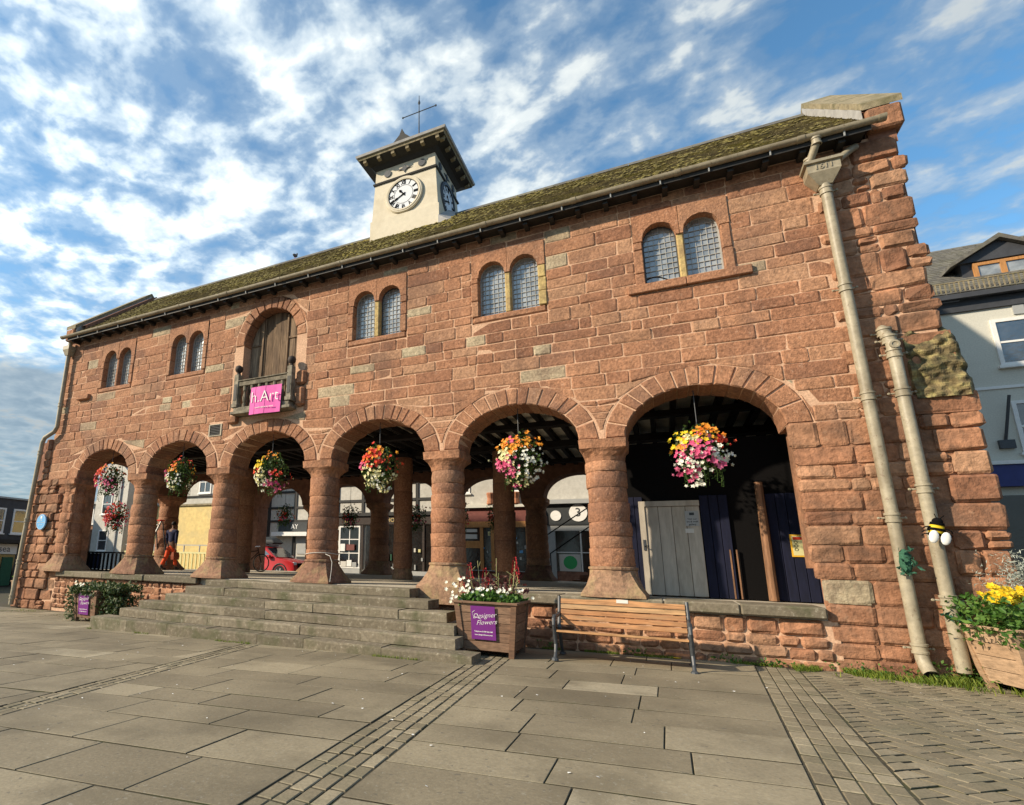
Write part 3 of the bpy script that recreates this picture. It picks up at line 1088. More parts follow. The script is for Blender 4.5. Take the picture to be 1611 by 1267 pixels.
# strip_wall works in (x,z) with the offset along y: turn it so that x -> y and offset -> -x
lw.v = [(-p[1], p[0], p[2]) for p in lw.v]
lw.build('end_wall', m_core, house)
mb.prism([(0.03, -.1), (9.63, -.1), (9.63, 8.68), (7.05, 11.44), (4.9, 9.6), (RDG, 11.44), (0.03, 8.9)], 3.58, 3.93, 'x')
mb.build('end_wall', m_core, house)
# left jamb between the arch and the end pier of the left wall
mb = MB()
mb.box(-17.7, -17.05, .73, 1.0, -.1, ZS)
mb.box(-17.7, -17.05, 8.3, 8.95, -.1, ZS)
mb.build('end_pier', m_core, house)

# ---- floor, ceiling, joists and beams
mb = MB()
mb.box(-17.75, 3.9, .0, 9.9, .3, .872)
mb.build('floor_slab', m_hallfloor, house)
mb = MB()
mb.box(-17.0, 3.2, .72, 8.95, 4.96, 5.0)
mb.build('ceiling_plaster', m_plaster, house)
jm = MB()
jm.box(-.055, .055, .73, 8.94, 4.80, 4.955)
jme = jm.mesh('joist', [m_beam])
x = -16.8
while x < 3.1:
    o = link('joist', jme, house)
    o.location = (x + R_.uniform(-.02, .02), 0, R_.uniform(-.01, .004))
    x += .41
for y in (2.65, 5.0, 7.7):
    b = MB()
    hw = .2 if y == 5.0 else .12
    b.bbox(-17.0, 3.2, y - hw, y + hw, 4.62 if y == 5.0 else 4.66, 4.798, .015)
    b.build('ceiling_beam', m_beam, house)

# ---- the boarded room in the right-hand bays
room = bpy.data.objects.new('boarded_room', None)
COL.objects.link(room)
room.parent = house
bm_ = MB()
bm_.box(-.66, 2.6, 1.36, 1.42, .89, 3.83)
bm_.box(-.66, -.60, 1.421, 8.9, .89, 3.83)
bm_.build('backing', m_black, room)
x = -.62
while x < 2.55:
    if (-.42 < x < .62):
        x = .64
    if (1.0 < x < 1.62):
        x = 1.66
    w = .15
    b = MB()
    b.bbox(x, x + w - .008, 1.30, 1.355, .89, 2.75, .006)
    b.build('board', m_navy, room)
    x += w
d = MB()
d.box(-.40, .63, 1.27, 1.355, 2.56, 2.66)
d.box(-.40, -.30, 1.27, 1.355, .89, 2.56)
d.build('door_frame', m_greydoor, room)
for i in range(4):
    b = MB()
    b.tone = R_.random()
    b.bbox(-.295 + i * .231, -.295 + (i + 1) * .231 - .006, 1.295, 1.35, .90, 2.555, .006)
    b.build('door_plank', m_greydoor, room)
b = MB()
b.box(-.37, -.33, 1.255, 1.27, 1.72, 1.92)
b.tube([(-.35, 1.25, 1.80), (-.35, 1.22, 1.80), (-.27, 1.22, 1.80)], .01, 6)
b.build('door_handle', m_iron, room)
b = MB()
b.lathe([(.075, .89), (.07, 2.0), (.062, 2.95)], (1.58, 1.22, 0), 10, .05, 3)
b.build('post', m_postwood, room)
for xx in (1.02, 1.12):
    b = MB()
    b.bbox(xx, xx + .025, 1.29, 1.32, .89, 1.75, .004)
    b.build('slim_post', m_postwood, room)

# ---- windows
def window(cx, projecting=False, dark=()):
    w = bpy.data.objects.new('window', None)
    COL.objects.link(w)
    w.parent = house
    rw = random.Random(int(cx * 77))
    hw, off, zs, z0, r = .285, .345, 7.56, 6.61, .29
    lights = [(cx + s * off - hw, cx + s * off + hw, lambda x: 0, ell(hw, r, cx + s * off, zs)) for s in (-1, 1)]
    for s in (0, 1):
        h = MB()
        h.tone = rw.uniform(.35, .7)
        a, b = (cx - .785, cx - .004) if s == 0 else (cx + .004, cx + .785)
        strip_wall(h, a, b, zs - .04, lambda x: 8.10 - .03 * abs(x - cx), [lights[s]], -.028 - rw.uniform(0, .02), .32, .07)
        h.build('window_head', m_stone, w)
        jx = (cx - .785, cx - .635) if s == 0 else (cx + .635, cx + .785)
        zz = 6.60
        while zz < zs - .05:
            hh = min(rw.uniform(.25, .5), zs - .046 - zz)
            if zs - .046 - zz - hh < .12:
                hh = zs - .046 - zz
            j = MB()
            j.tone = rw.uniform(.3, .8)
            j.bbox(jx[0] - rw.uniform(0, .02), jx[1] - .002, -.03 - rw.uniform(0, .02), .32, zz + .004, zz + hh - .004, .015) if s == 0 else \
                j.bbox(jx[0] + .002, jx[1] + rw.uniform(0, .02), -.03 - rw.uniform(0, .02), .32, zz + .004, zz + hh - .004, .015)
            j.build('jamb_stone', m_yellowsill if (cx > -3 and cx < 0 and s == 1) else m_stone, w)
            zz += hh
    mu = MB()
    mu.bbox(cx - .058, cx + .058, -.005, .30, 6.60, zs + .02, .02)
    mu.build('mullion', m_yellowsill if cx > -6 else m_stone, w)
    si = MB()
    si.tone = .5
    if projecting:
        si.bbox(cx - .95, cx + .02, -.085, .32, 6.44, 6.605, .012)
        si.bbox(cx + .026, cx + 1.02, -.085, .32, 6.445, 6.605, .012)
    else:
        si.bbox(cx - .775, cx + .775, -.025, .32, 6.45, 6.602, .03)
    si.build('sill', m_stone, w)
    for s in (-1, 1):
        c = cx + s * off
        e = ell(hw, r, c, zs)
        g = MB()
        zc = [z0 + k * .1105 for k in range(12)] + [zs + r]
        for za, zb in zip(zc[:-1], zc[1:]):
            for k in range(6):
                P = []
                tx, tz = rw.gauss(0, .022), rw.gauss(0, .022)
                for xx, z in ((k, za), (k + 1, za), (k + 1, zb), (k, zb)):
                    hx = hw if z <= zs else hw * math.sqrt(max(0, 1 - ((z - zs) / r) ** 2))
                    xq = max(-hx, min(hx, -hw + 2 * hw * xx / 6))
                    P.append((c + xq, .172 + tx * (xx - k - .5) * .095 + tz * (z - za) , z))
                if abs(P[1][0] - P[0][0]) + abs(P[2][0] - P[3][0]) > .01:
                    g.poly(P)
        g.build('glass', m_leadglass, w, recalc=False)
        l = MB()
        for k in range(1, 6):
            x = c - hw + 2 * hw * k / 6
            l.box(x - .0042, x + .0042, .155, .168, z0, e(x) - .004)
        for k in range(1, 12):
            z = z0 + k * .1105
            if z > zs + r - .03:
                break
            x = hw * (1 if z < zs else math.sqrt(max(0, 1 - ((z - zs) / r) ** 2)))
            l.box(c - x + .004, c + x - .004, .153, .1695, z - .0042, z + .0042)
        l.build('lead_lattice', m_cames, w)
        f = MB()
        o = [(c - hw, z0), (c - hw, zs)] + [(c - hw * math.cos(PI * k / 10), zs + r * math.sin(PI * k / 10)) for k in range(1, 10)] + [(c + hw, zs), (c + hw, z0)]
        for p, q_ in zip(o, o[1:] + o[:1]):
            f.bar((p[0], .155, p[1]), (q_[0], .155, q_[1]), .035, .028, (0, 1, 0))
        f.build('casement_frame', m_iron if s in dark else m_cames, w)
    if projecting:
        b = MB()
        pts = [(cx - off - .27 + .35 * t, .05, 6.66 + .10 * math.sin(PI * (.25 + t * .75))) for t in [i / 8 for i in range(9)]]
        b.tube(pts, .012, 6)
        b.build('casement_stay', m_black, w)
    return w


for i, c in enumerate(WCX):
    window(c, i == 4, {2: (1,), 4: (-1,)}.get(i, ()))

# ---- loft door with planks, and the small balcony
ld = bpy.data.objects.new('loft_door', None)
COL.objects.link(ld)
ld.parent = house
ee = ell(DA, DB, DCX, DZ)
bk = MB()
bk.box(DCX - DA - .1, DCX + DA + .1, .38, .42, 5.0, 8.15)
bk.build('door_backing', m_black, ld)
n = 7
for i in range(n):
    a, b = DCX - DA + 2 * DA * i / n, DCX - DA + 2 * DA * (i + 1) / n
    a, b = a + .004, b - .004
    p = MB()
    p.tone = R_.random()
    m_ = (a + b) / 2
    yy = .27 + R_.uniform(0, .02)
    p.prism([(a, 5.02), (b, 5.02), (b, max(7.0, ee(b) - .02)), (m_, ee(m_) - .02), (a, max(7.0, ee(a) - .02))], yy, .37)
    p.build('plank', m_oldwood, ld)
for x in (DCX - .45, DCX + .38, DCX + .72):
    p = MB()
    p.bbox(x - .03, x + .03, .235, .268, 5.05, ee(x) - .05, .008)
    p.build('cover_strip', m_oldwood, ld)
for a, b, z in ((DCX - .82, DCX - .45, 7.12), (DCX + .38, DCX + .86, 7.18)):
    p = MB()
    p.bbox(a, b, .25, .28, z - .03, z + .03, .006)
    p.build('ledge_strip', m_oldwood, ld)
bal = bpy.data.objects.new('balcony', None)
COL.objects.link(bal)
bal.parent = house
b = MB()
b.tone = .7
b.bbox(-9.78, -7.86, -.30, .25, 5.03, 5.11, .012)
b.bbox(-9.72, -7.92, -.26, .20, 5.112, 5.22, .012)
b.build('balcony_floor', m_balc, bal)
b = MB()
b.tone = .5
b.bbox(-9.62, -7.98, -.245, -.135, 5.80, 5.93, .012)
b.bbox(-9.62, -7.98, -.27, -.11, 5.932, 5.965, .006)
b.build('rail', m_balc, bal)
for x in (-9.68, -7.95):
    b = MB()
    b.tone = .8
    b.bbox(x - .08, x + .08, -.27, -.11, 5.222, 6.14, .012)
    b.bbox(x - .10, x + .10, -.29, -.09, 5.222, 5.34, .012)
    b.build('post', m_balc, bal)
    b = MB()
    b.box(x - .045, x + .045, -.278, -.269, 5.42, 5.86)
    b.build('post_panel', m_dark_wood, bal)
    b = MB()
    b.lathe([(.05, 0), (.06, .03), (.04, .06), (.095, .11), (.11, .17), (.095, .23), (.04, .27), (.02, .28)], (x, -.19, 6.14), 12)
    b.build('ball_finial', m_darkoak, bal, smooth=True, angle=60)
bm2 = MB()
bm2.lathe([(.05, .0), (.05, .08), (.03, .11), (.05, .2), (.058, .26), (.03, .36), (.026, .42), (.05, .46), (.05, .57)], (0, 0, 0), 8)
bme = bm2.mesh('baluster', [m_balc])
for i in range(6):
    o = link('baluster', bme, bal)
    o.location = (-9.42 + i * .245, -.19, 5.225)
mb = MB()
mb.tone = .4
mb.bbox(-10.05, -9.72, -.12, .1, 4.86, 5.06, .03)
mb.build('corbel', m_quoin, house)
mb = MB()
mb.bbox(-7.86, -7.60, -.13, .05, 5.1, 5.62, .06)
mb.bbox(-7.88, -7.58, -.11, .05, 5.66, 6.05, .06)
mb.build('carved_stone', m_quoin, house)
mb = MB()
mb.bbox(-16.7, -16.1, -.13, .02, 6.30, 6.46, .02)
mb.build('bracket_stone', m_quoin, house)

# ---- roof: slopes, tiles, moss, copings
YE, ZE, ZR = -.36, 8.60, 11.33
SL = (ZR - ZE) / (RDG - YE)
mb = MB()
x0, x1 = -17.3, 3.55
prof = [(YE, ZE), (RDG, ZR), (4.9, 9.46), (7.05, ZR), (10.05, ZE)]
A = [(y, z - .09) for y, z in prof]
for (p, q_) in zip(A[:-1], A[1:]):
    mb.poly([(x0, p[0], p[1]), (x1, p[0], p[1]), (x1, q_[0], q_[1]), (x0, q_[0], q_[1])])
    mb.poly([(x0, p[0], p[1] - .1), (x1, p[0], p[1] - .1), (x1, q_[0], q_[1] - .1), (x0, q_[0], q_[1] - .1)])
mb.poly([(x0, A[0][0], A[0][1]), (x1, A[0][0], A[0][1]), (x1, A[0][0], A[0][1] - .1), (x0, A[0][0], A[0][1] - .1)])
mb.build('roof', m_dark_wood, house, recalc=False)
tb = MB()
rt = random.Random(9)
ln = math.hypot(RDG - YE, ZR - ZE)
dyu, dzu = (RDG - YE) / ln, (ZR - ZE) / ln
row = 0
s = -.02
while s < ln - .1:
    h = .19 - .05 * s / ln
    x = x0 - rt.uniform(0, .2)
    while x < x1:
        w = rt.uniform(.17, .34)
        a, b = max(x, x0), min(x + w - .008, x1)
        if b - a > .04:
            tb.tone = rt.random()
            th = rt.uniform(.022, .04)
            e = s + rt.uniform(-.015, .015)
            def q3(ss, up_):
                return (YE + dyu * ss - dzu * up_, ZE - .085 + dzu * ss + dyu * up_)
            y0_, z0_ = q3(e, .012)
            y1_, z1_ = q3(e, .012 + th + .02)
            y2_, z2_ = q3(min(e + h * 1.5, ln), .01 + th * .5)
            i = tb.pts([(a, y0_, z0_), (b, y0_, z0_), (b, y1_, z1_), (a, y1_, z1_), (b, y2_, z2_), (a, y2_, z2_)])
            tb.face([i[0], i[1], i[2], i[3]])
            tb.face([i[3], i[2], i[4], i[5]])
            tb.face([i[1], i[4], i[2]])
            tb.face([i[0], i[3], i[5]])
        x += w
    s += h
tag(tb.build('roof_tiles', m_roof, house, recalc=False), kind='stuff')
tb = MB()
for k in range(5200):
    x = rt.uniform(x0 + .1, x1 - .1)
    s = rt.uniform(.05, ln - .05)
    dens = pnoise(Vector((x * .55, s * .9, 3.3))) + .45 * math.exp(-((x + 5.5) / 2.5) ** 2) + .10
    if dens < rt.uniform(-.25, .45):
        continue
    r = rt.uniform(.02, .06)
    yy, zz = YE + dyu * s - dzu * .03, ZE - .03 + dzu * s + dyu * .03
    tb.tone = min(1, max(0, .35 + dens * .5 + rt.uniform(-.25, .25)))
    i = tb.pts([(x - r, yy, zz), (x, yy - dyu * r, zz - dzu * r), (x + r, yy, zz), (x, yy + dyu * r, zz + dzu * r), (x, yy - dzu * r * .3, zz + dyu * r * .3)])
    for q_ in range(4):
        tb.face([i[q_], i[(q_ + 1) % 4], i[4]])
tag(tb.build('roof_moss', m_moss, house, recalc=False), kind='stuff')
x = x0
while x < x1:
    w = min(rt.uniform(.42, .5), x1 - x)
    b = MB()
    b.tone = rt.random()
    if not (-7.0 < x + w / 2 < -4.8):
        b.prism([(RDG - .17, ZR - .14), (RDG - .02, ZR + .03), (RDG + .02, ZR + .03), (RDG + .17, ZR - .14)], x + .004, x + w - .004, 'x')
        b.build('ridge_tile', m_slate, house)
    x += w


def coping(xa, xb, flash):
    b = MB()
    up_ = .30
    for y0, y1 in ((-.14, .62), (.625, 1.4), (1.405, 2.1), (2.105, RDG)):
        b = MB()
        b.tone = rt.random()
        z0, z1 = ZE + (y0 - YE) * SL + up_, ZE + (y1 - YE) * SL + up_
        b.hexa([(xa, y0, z0 - .13), (xb, y0, z0 - .13), (xb, y1, z1 - .13), (xa, y1, z1 - .13), (xa, y0, z0), (xb, y0, z0), (xb, y1, z1), (xa, y1, z1)])
        b.build('coping_stone', m_cope, house)
    for (y0, y1, za, zb) in ((RDG + .005, 4.85, 1, -1), (4.95, 7.03, -1, 1), (7.05, 9.8, 1, -1)):
        b = MB()
        f = lambda y: ZE + ((y if y < RDG else (2 * RDG - y if y < 4.9 else (y - 4.3 if y < 7.05 else 9.8 - y))) - YE) * SL + up_
        b.hexa([(xa, y0, f(y0) - .13), (xb, y0, f(y0) - .13), (xb, y1, f(y1) - .13), (xa, y1, f(y1) - .13), (xa, y0, f(y0)), (xb, y0, f(y0)), (xb, y1, f(y1)), (xa, y1, f(y1))])
        b.build('coping_stone', m_cope, house)
    b = MB()
    b.tone = .5
    zk = ZE + (-.14 - YE) * SL + up_
    b.bbox(xa + .03, xb - .03, -.16, .5, zk - .55, zk - .14, .03)
    b.build('kneeler_stone', m_quoin, house)
    y = -.10
    while y < RDG - .1:
        b = MB()
        y1 = min(y + .52, RDG)
        z0, z1 = ZE + (y - YE) * SL, ZE + (y1 - YE) * SL
        xx = xa - .012 if flash > 0 else xb + .004
        b.hexa([(xx, y, z0 - .02), (xx + .008, y, z0 - .02), (xx + .008, y1 - .01, z1 - .02), (xx, y1 - .01, z1 - .02),
                (xx, y, z0 + .165), (xx + .008, y, z0 + .165), (xx + .008, y1 - .01, z1 + .165), (xx, y1 - .01, z1 + .165)])
        b.build('lead_flashing', m_lead, house)
        y = y1


coping(3.56, 4.07, 1)
coping(-17.80, -17.32, -1)
b = MB()
b.prism([(-.02, 8.3), (RDG, 10.9), (RDG, 11.5), (-.02, 9.05)], 3.6, 3.95, 'x')
b.build('gable_parapet', m_core, house)
b = MB()
b.prism([(-.02, 8.3), (RDG, 10.9), (RDG, 11.5), (-.02, 9.05)], -17.7, -17.35, 'x')
b.build('gable_parapet', m_core, house)

# eaves: dark soffit board and rafter feet
b = MB()
b.box(-17.3, 3.5, -.34, .0, 8.46, 8.49)
b.build('soffit_board', m_dark_wood, house)
rfm = MB()
rfm.box(-.045, .045, -.30, -.002, 8.36, 8.458)
rfe = rfm.mesh('rafter_foot', [m_dark_wood])
x = -17.1
while x < 3.4:
    o = link('rafter_foot', rfe, house)
    o.location = (x, 0, 0)
    x += .52

# ---- gutter, brackets, downpipes
g = MB()
n = 8
ga = [[(x, -.40 + .075 * math.cos(PI + PI * k / n), 8.565 + .075 * math.sin(PI + PI * k / n)) for k in range(n + 1)] + [(x, -.325 - .008, 8.565)] + [(x, -.40 + .062 * math.cos(-PI * k / n), 8.565 + .062 * math.sin(-PI * k / n)) for k in range(1, n)] + [(x, -.467, 8.565)] for x in (-17.55, 3.72)]
g.loft(ga, cap=True)
for x in [-17.5 + 1.83 * k for k in range(12)] + [3.68]:
    g.loft([[(x + d, -.40 + .084 * math.cos(PI + PI * k / n), 8.566 + .084 * math.sin(PI + PI * k / n)) for k in range(n + 1)] for d in (-.05, .05)], cap=True)
gutter = g.build('gutter', m_pipe, house, smooth=True, angle=40)
for x in [-16.7, -15.7, -14.7, -13.6, -12.6, -11.6, -10.5, -9.5, -8.5, -7.45, -6.44, -5.64, -4.8, -3.94, -2.95, -2.1, -1.26, -.35, .51, 1.29, 2.2, 3.2]:
    b = MB()
    b.bar((x, -.40, 8.49), (x, -.385, 8.41), .022, .012, (0, 1, 0))
    b.build('gutter_bracket', m_lgrey, house)


def pipe(pts, r, collars, name='downpipe', shoe=None, ears=True):
    p = MB()
    p.tube(pts, r, 14)
    ob = p.build(name, m_pipe, house, smooth=True, angle=50)
    for (x, y, z) in collars:
        c = MB()
        c.lathe([(r + .002, -.07), (r + .016, -.065), (r + .016, -.035), (r + .006, -.03), (r + .006, .03), (r + .018, .035), (r + .018, .065), (r + .002, .07)], (x, y, z), 14, cap=False)
        if ears:
            for s_ in (-1, 1):
                c.tube([(x + s_ * r, y + r * .5, z), (x + s_ * (r + .07), y + r * .7, z)], .014, 6)
                c.sphere((x + s_ * (r + .07), y + r * .4, z), .02, 6, 4)
        c.build('collar', m_pipe, ob, smooth=True, angle=40)
    return ob


PY = -.185
p1 = pipe([(2.89, PY, 7.72), (2.915, PY, 4.0), (2.945, PY, .42), (2.95, PY - .01, .28), (2.955, PY - .06, .19), (2.965, PY - .15, .10)], .078,
          [(2.89, PY, 7.6), (2.90, PY, 5.82), (2.917, PY, 4.01), (2.93, PY, 2.18), (2.945, PY, .41)])
sh = MB()
sh.lathe([(.079, 0), (.079, .001), (.066, .002), (.066, -.06)], (0, 0, 0), 14)
so = sh.build('shoe_rim', m_black, p1, smooth=False)
so.matrix_local = facing((2.966, PY - .158, .092), (0.09, -.84, -.55))
h = MB()
h.loft([[(2.80, PY - .06, 7.70), (2.98, PY - .06, 7.70), (2.98, -.04, 7.70), (2.80, -.04, 7.70)],
        [(2.66, PY - .16, 7.90), (3.10, PY - .16, 7.90), (3.10, -.04, 7.90), (2.66, -.04, 7.90)],
        [(2.66, PY - .16, 8.05), (3.10, PY - .16, 8.05), (3.10, -.04, 8.05), (2.66, -.04, 8.05)],
        [(2.62, PY - .20, 8.06), (3.14, PY - .20, 8.06), (3.14, -.04, 8.06), (2.62, -.04, 8.06)],
        [(2.62, PY - .20, 8.11), (3.14, PY - .20, 8.11), (3.14, -.04, 8.11), (2.62, -.04, 8.11)]])
hop = h.build('hopper_head', m_pipe, house)
text('1611', .13, m_pipe, hop, facing((2.88, PY - .165, 7.975)), ext=.008)
pipe([(2.83, -.39, 8.50), (2.83, -.39, 8.42), (2.78, -.30, 8.28), (2.74, -.24, 8.20), (2.73, -.22, 8.08)], .058, [(2.83, -.39, 8.44), (2.735, -.23, 8.18)], 'swan_neck', ears=False)
pipe([(3.40, -.06, 8.36), (3.34, -.10, 8.32), (3.12, -.19, 8.13), (3.07, -.2, 8.07)], .06, [], 'inlet_pipe')
p2 = pipe([(3.28, .02, 5.12), (3.275, -.05, 5.06), (3.28, -.14, 4.93), (3.29, PY - .06, 4.78), (3.305, PY - .06, 3.0), (3.325, PY - .06, .15)], .078,
          [(3.277, -.09, 5.02), (3.285, -.2, 4.86), (3.29, PY - .06, 4.62), (3.297, PY - .06, 4.01), (3.31, PY - .06, 2.58), (3.318, PY - .06, 1.06)])
b = MB()
b.lathe([(.062, 0), (.062, .03), (.038, .032), (.034, .02)], (0, 0, 0), 12)
bo = b.build('rodding_eye', m_pipe, p2, smooth=False)
bo.matrix_local = facing((3.29, PY - .14, 4.74))
pipe([(-17.42, -.16, 8.45), (-17.42, -.16, 5.45), (-17.5, -.18, 5.3), (-17.9, -.22, 5.12), (-17.98, -.23, 4.95), (-18.22, -.24, -.20)], .07,
     [(-17.42, -.16, 8.1), (-17.42, -.16, 6.2), (-18.0, -.23, 4.6), (-18.1, -.24, 2.4), (-18.16, -.24, 1.1), (-18.21, -.24, .02)])
b = MB()
b.loft([[(-17.5, -.24, 7.95), (-17.34, -.24, 7.95), (-17.34, -.05, 7.95), (-17.5, -.05, 7.95)], [(-17.58, -.30, 8.15), (-17.26, -.30, 8.15), (-17.26, -.05, 8.15), (-17.58, -.05, 8.15)],
        [(-17.58, -.30, 8.28), (-17.26, -.30, 8.28), (-17.26, -.05, 8.28), (-17.58, -.05, 8.28)]])
b.build('hopper_head', m_pipe, house)
b = MB()
b.box(-10.74, -10.28, -.035, .0, 4.58, 4.60)
b.box(-10.74, -10.28, -.035, .0, 4.89, 4.91)
b.box(-10.74, -10.70, -.035, .0, 4.601, 4.889)
b.box(-10.32, -10.28, -.035, .0, 4.601, 4.889)
vent = b.build('air_vent', m_pipe, house)
b = MB()
b.box(-10.70, -10.32, -.008, .0, 4.60, 4.89)
for k in range(6):
    z = 4.62 + k * .045
    b.hexa([(-10.70, -.03, z), (-10.32, -.03, z), (-10.32, -.012, z + .03), (-10.70, -.012, z + .03), (-10.70, -.028, z + .004), (-10.32, -.028, z + .004), (-10.32, -.01, z + .034), (-10.70, -.01, z + .034)])
b.build('louvres', m_dark_wood, vent)

# ---- clock tower
tw = bpy.data.objects.new('clock_tower', None)
COL.objects.link(tw)
tw.parent = house
TX, TY = -5.93, 3.06
def sq(h, hy, z):
    return [(TX - h, TY - hy, z), (TX + h, TY - hy, z), (TX + h, TY + hy, z), (TX - h, TY + hy, z)]
b = MB()
b.loft([sq(1.11, 1.0, 9.9), sq(1.10, .99, 11.36), sq(1.06, .96, 11.37)])
b.build('tower_base', m_cream, tw)
b = MB()
b.loft([sq(1.06, .96, 11.37), sq(.99, .945, 12.60)])
b.build('tower_shaft', m_cream, tw)
b = MB()
b.loft([sq(.985, .94, 12.67), sq(.965, .93, 13.12)])
b.build('frieze', m_cream, tw)
b = MB()
b.loft([sq(1.03, .985, 12.602), sq(1.045, 1.0, 12.64), sq(1.03, .985, 12.668)])
b.build('string_moulding', m_dark_wood, tw)
b = MB()
b.loft([sq(.99, .955, 13.122), sq(1.10, 1.05, 13.24), sq(1.36, 1.32, 13.34), sq(1.38, 1.34, 13.345)])
b.build('eaves_soffit', m_dark_wood, tw)
b = MB()
b.loft([sq(1.38, 1.34, 13.347), sq(1.40, 1.36, 13.43)])
b.build('eaves_fascia', m_cope, tw)
b = MB()
b.loft([sq(1.44, 1.40, 13.432), sq(1.46, 1.42, 13.50), sq(1.42, 1.38, 13.51), sq(.30, .30, 13.95), sq(.05, .05, 14.1)])
b.build('tower_roof', m_lead, tw)
bk = MB()
bk.loft([[(-.05, -.0, 0), (.05, -.0, 0), (.05, .12, -.02), (-.05, .12, -.02)], [(-.055, -.0, .06), (.055, -.0, .06), (.055, .14, .06), (-.055, .14, .06)], [(-.055, -.03, .09), (.055, -.03, .09), (.055, .16, .09), (-.055, .16, .09)]])
bke = bk.mesh('eaves_bracket', [m_cope])
for k in range(6):
    o = link('eaves_bracket', bke, tw)
    o.location = (TX - 1.18 + k * .472, TY - 1.31, 13.25)
    o = link('eaves_bracket', bke, tw)
    o.location = (TX + 1.33, TY - 1.14 + k * .456, 13.25)
    o.rotation_euler = (0, 0, PI / 2)
b = MB()
b.prism([(-.30, 0), (.30, 0), (.20, .10), (.08, .22), (0, .42), (-.08, .22), (-.20, .10)], -.12, .12)
go = b.build('gablet', m_dark_wood, tw)
go.location = (TX + .1, TY - 1.27, 13.50)
for fc in (0, 1):
    nrm = (0, -1, 0) if fc == 0 else (1, 0, 0)
    tl = .0
    ctr = Vector((TX, TY - 1.0, 11.98)) if fc == 0 else Vector((TX + 1.045, TY - .06, 11.98))
    mw_ = facing(ctr, nrm, (0, .045 if fc == 0 else 0, 1) if fc == 0 else (-.05, 0, 1))
    cl = bpy.data.objects.new('clock', None)
    # sub-parts sit directly under the tower
    b = MB()
    b.lathe([(.49, -.02), (.49, .035), (.54, .045), (.545, .03), (.585, .028), (.61, -.02)], (0, 0, 0), 36, cap=False)
    o = b.build('clock_surround', m_cream if fc == 0 else m_iron, tw, smooth=True, angle=30)
    o.matrix_local = mw_
    b = MB()
    b.lathe([(.495, -.02), (.495, .006), (.001, .0061)], (0, 0, 0), 36)
    o = b.build('clock_dial', m_clockface, tw)
    o.matrix_local = mw_
    b = MB()
    for r0, r1 in ((.485, .468), (.305, .295)):
        for k in range(36):
            a0, a1 = 2 * PI * k / 36, 2 * PI * (k + 1) / 36
            b.poly([(r0 * math.cos(a0), r0 * math.sin(a0), .011), (r0 * math.cos(a1), r0 * math.sin(a1), .011), (r1 * math.cos(a1), r1 * math.sin(a1), .011), (r1 * math.cos(a0), r1 * math.sin(a0), .011)])
    o = b.build('minute_ring', m_black, tw)
    o.matrix_local = mw_
    for hno, num in enumerate(('XII', 'I', 'II', 'III', 'IIII', 'V', 'VI', 'VII', 'VIII', 'IX', 'X', 'XI')):
        a = PI / 2 - hno * PI / 6
        mm = mw_ @ Matrix.Translation((.388 * math.cos(a), .388 * math.sin(a), .009)) @ Matrix.Rotation(a - PI / 2, 4, 'Z') @ Matrix.Diagonal((.78, 1.15, 1, 1))
        text(num, .155, m_black, tw, mm, 'numeral', .003, bold=.006)
    for ang, L_, w_ in ((10.68 / 12 * 2 * PI, .22, .035), (40.5 / 60 * 2 * PI, .36, .026)):
        b = MB()
        b.prism([(-w_ * .6, -.07), (w_ * .6, -.07), (w_ * .5, L_ * .55), (w_ * 1.3, L_ * .68), (0, L_), (-w_ * 1.3, L_ * .68), (-w_ * .5, L_ * .55)], .018, .026, 'z')
        o = b.build('clock_hand', m_black, tw)
        o.matrix_local = mw_ @ Matrix.Rotation(-ang, 4, 'Z')
    # frieze openings: two rounds and a pointed lozenge
    for dxx, kind in ((-.56, 'r'), (0, 'd'), (.56, 'r')):
        b = MB()
        if kind == 'r':
            b.lathe([(.115, 0), (.115, .02), (.001, .021)], (0, 0, 0), 16)
        else:
            pts = []
            for k in range(16):
                a = 2 * PI * k / 16
                r = .08 if k % 4 else (.24 if k % 8 == 0 else .14)
                if k % 2 and k % 4:
                    r = .075
                pts.append((r * math.cos(a), r * math.sin(a)))
            b.prism(pts, 0, .021, 'z')
        o = b.build('frieze_opening', m_iron, tw)
        base = Vector((TX + dxx, TY - .95, 12.90)) if fc == 0 else Vector((TX + .985, TY + dxx, 12.90))
        o.matrix_local = facing(base, nrm, (0, 0, 1))
b = MB()
b.loft([sq(1.12, 1.01, 10.55), sq(1.13, 1.02, 10.9)])
b2 = MB()
b2.hexa([(TX + 1.10, TY - 1.05, 10.62), (TX + 1.42, TY - 1.05, 10.60), (TX + 1.42, TY - .2, 11.35), (TX + 1.10, TY - .2, 11.40),
         (TX + 1.10, TY - 1.05, 10.92), (TX + 1.42, TY - 1.05, 10.68), (TX + 1.42, TY - .2, 11.42), (TX + 1.10, TY - .2, 11.62)])
b2.build('tower_apron', m_lead, tw)
b = MB()
b.tube([(TX + .06, TY, 14.0), (TX + .06, TY, 16.35)], [.03, .012], 6)
b.tube([(TX - .52, TY, 15.72), (TX + .64, TY, 15.72)], .016, 6)
for p in ((TX - .52, TY, 15.72), (TX + .64, TY, 15.72), (TX + .06, TY, 15.72)):
    b.sphere(p, .035, 6, 4)
b.lathe([(.02, 0), (.045, .06), (.02, .16)], (TX + .06, TY, 16.0), 6)
b.build('weathervane_mast', m_iron, tw)

# ------------------------------------------------------------------ the ground
def gz(x):
    return .016 * min(0.0, x - 1.0)


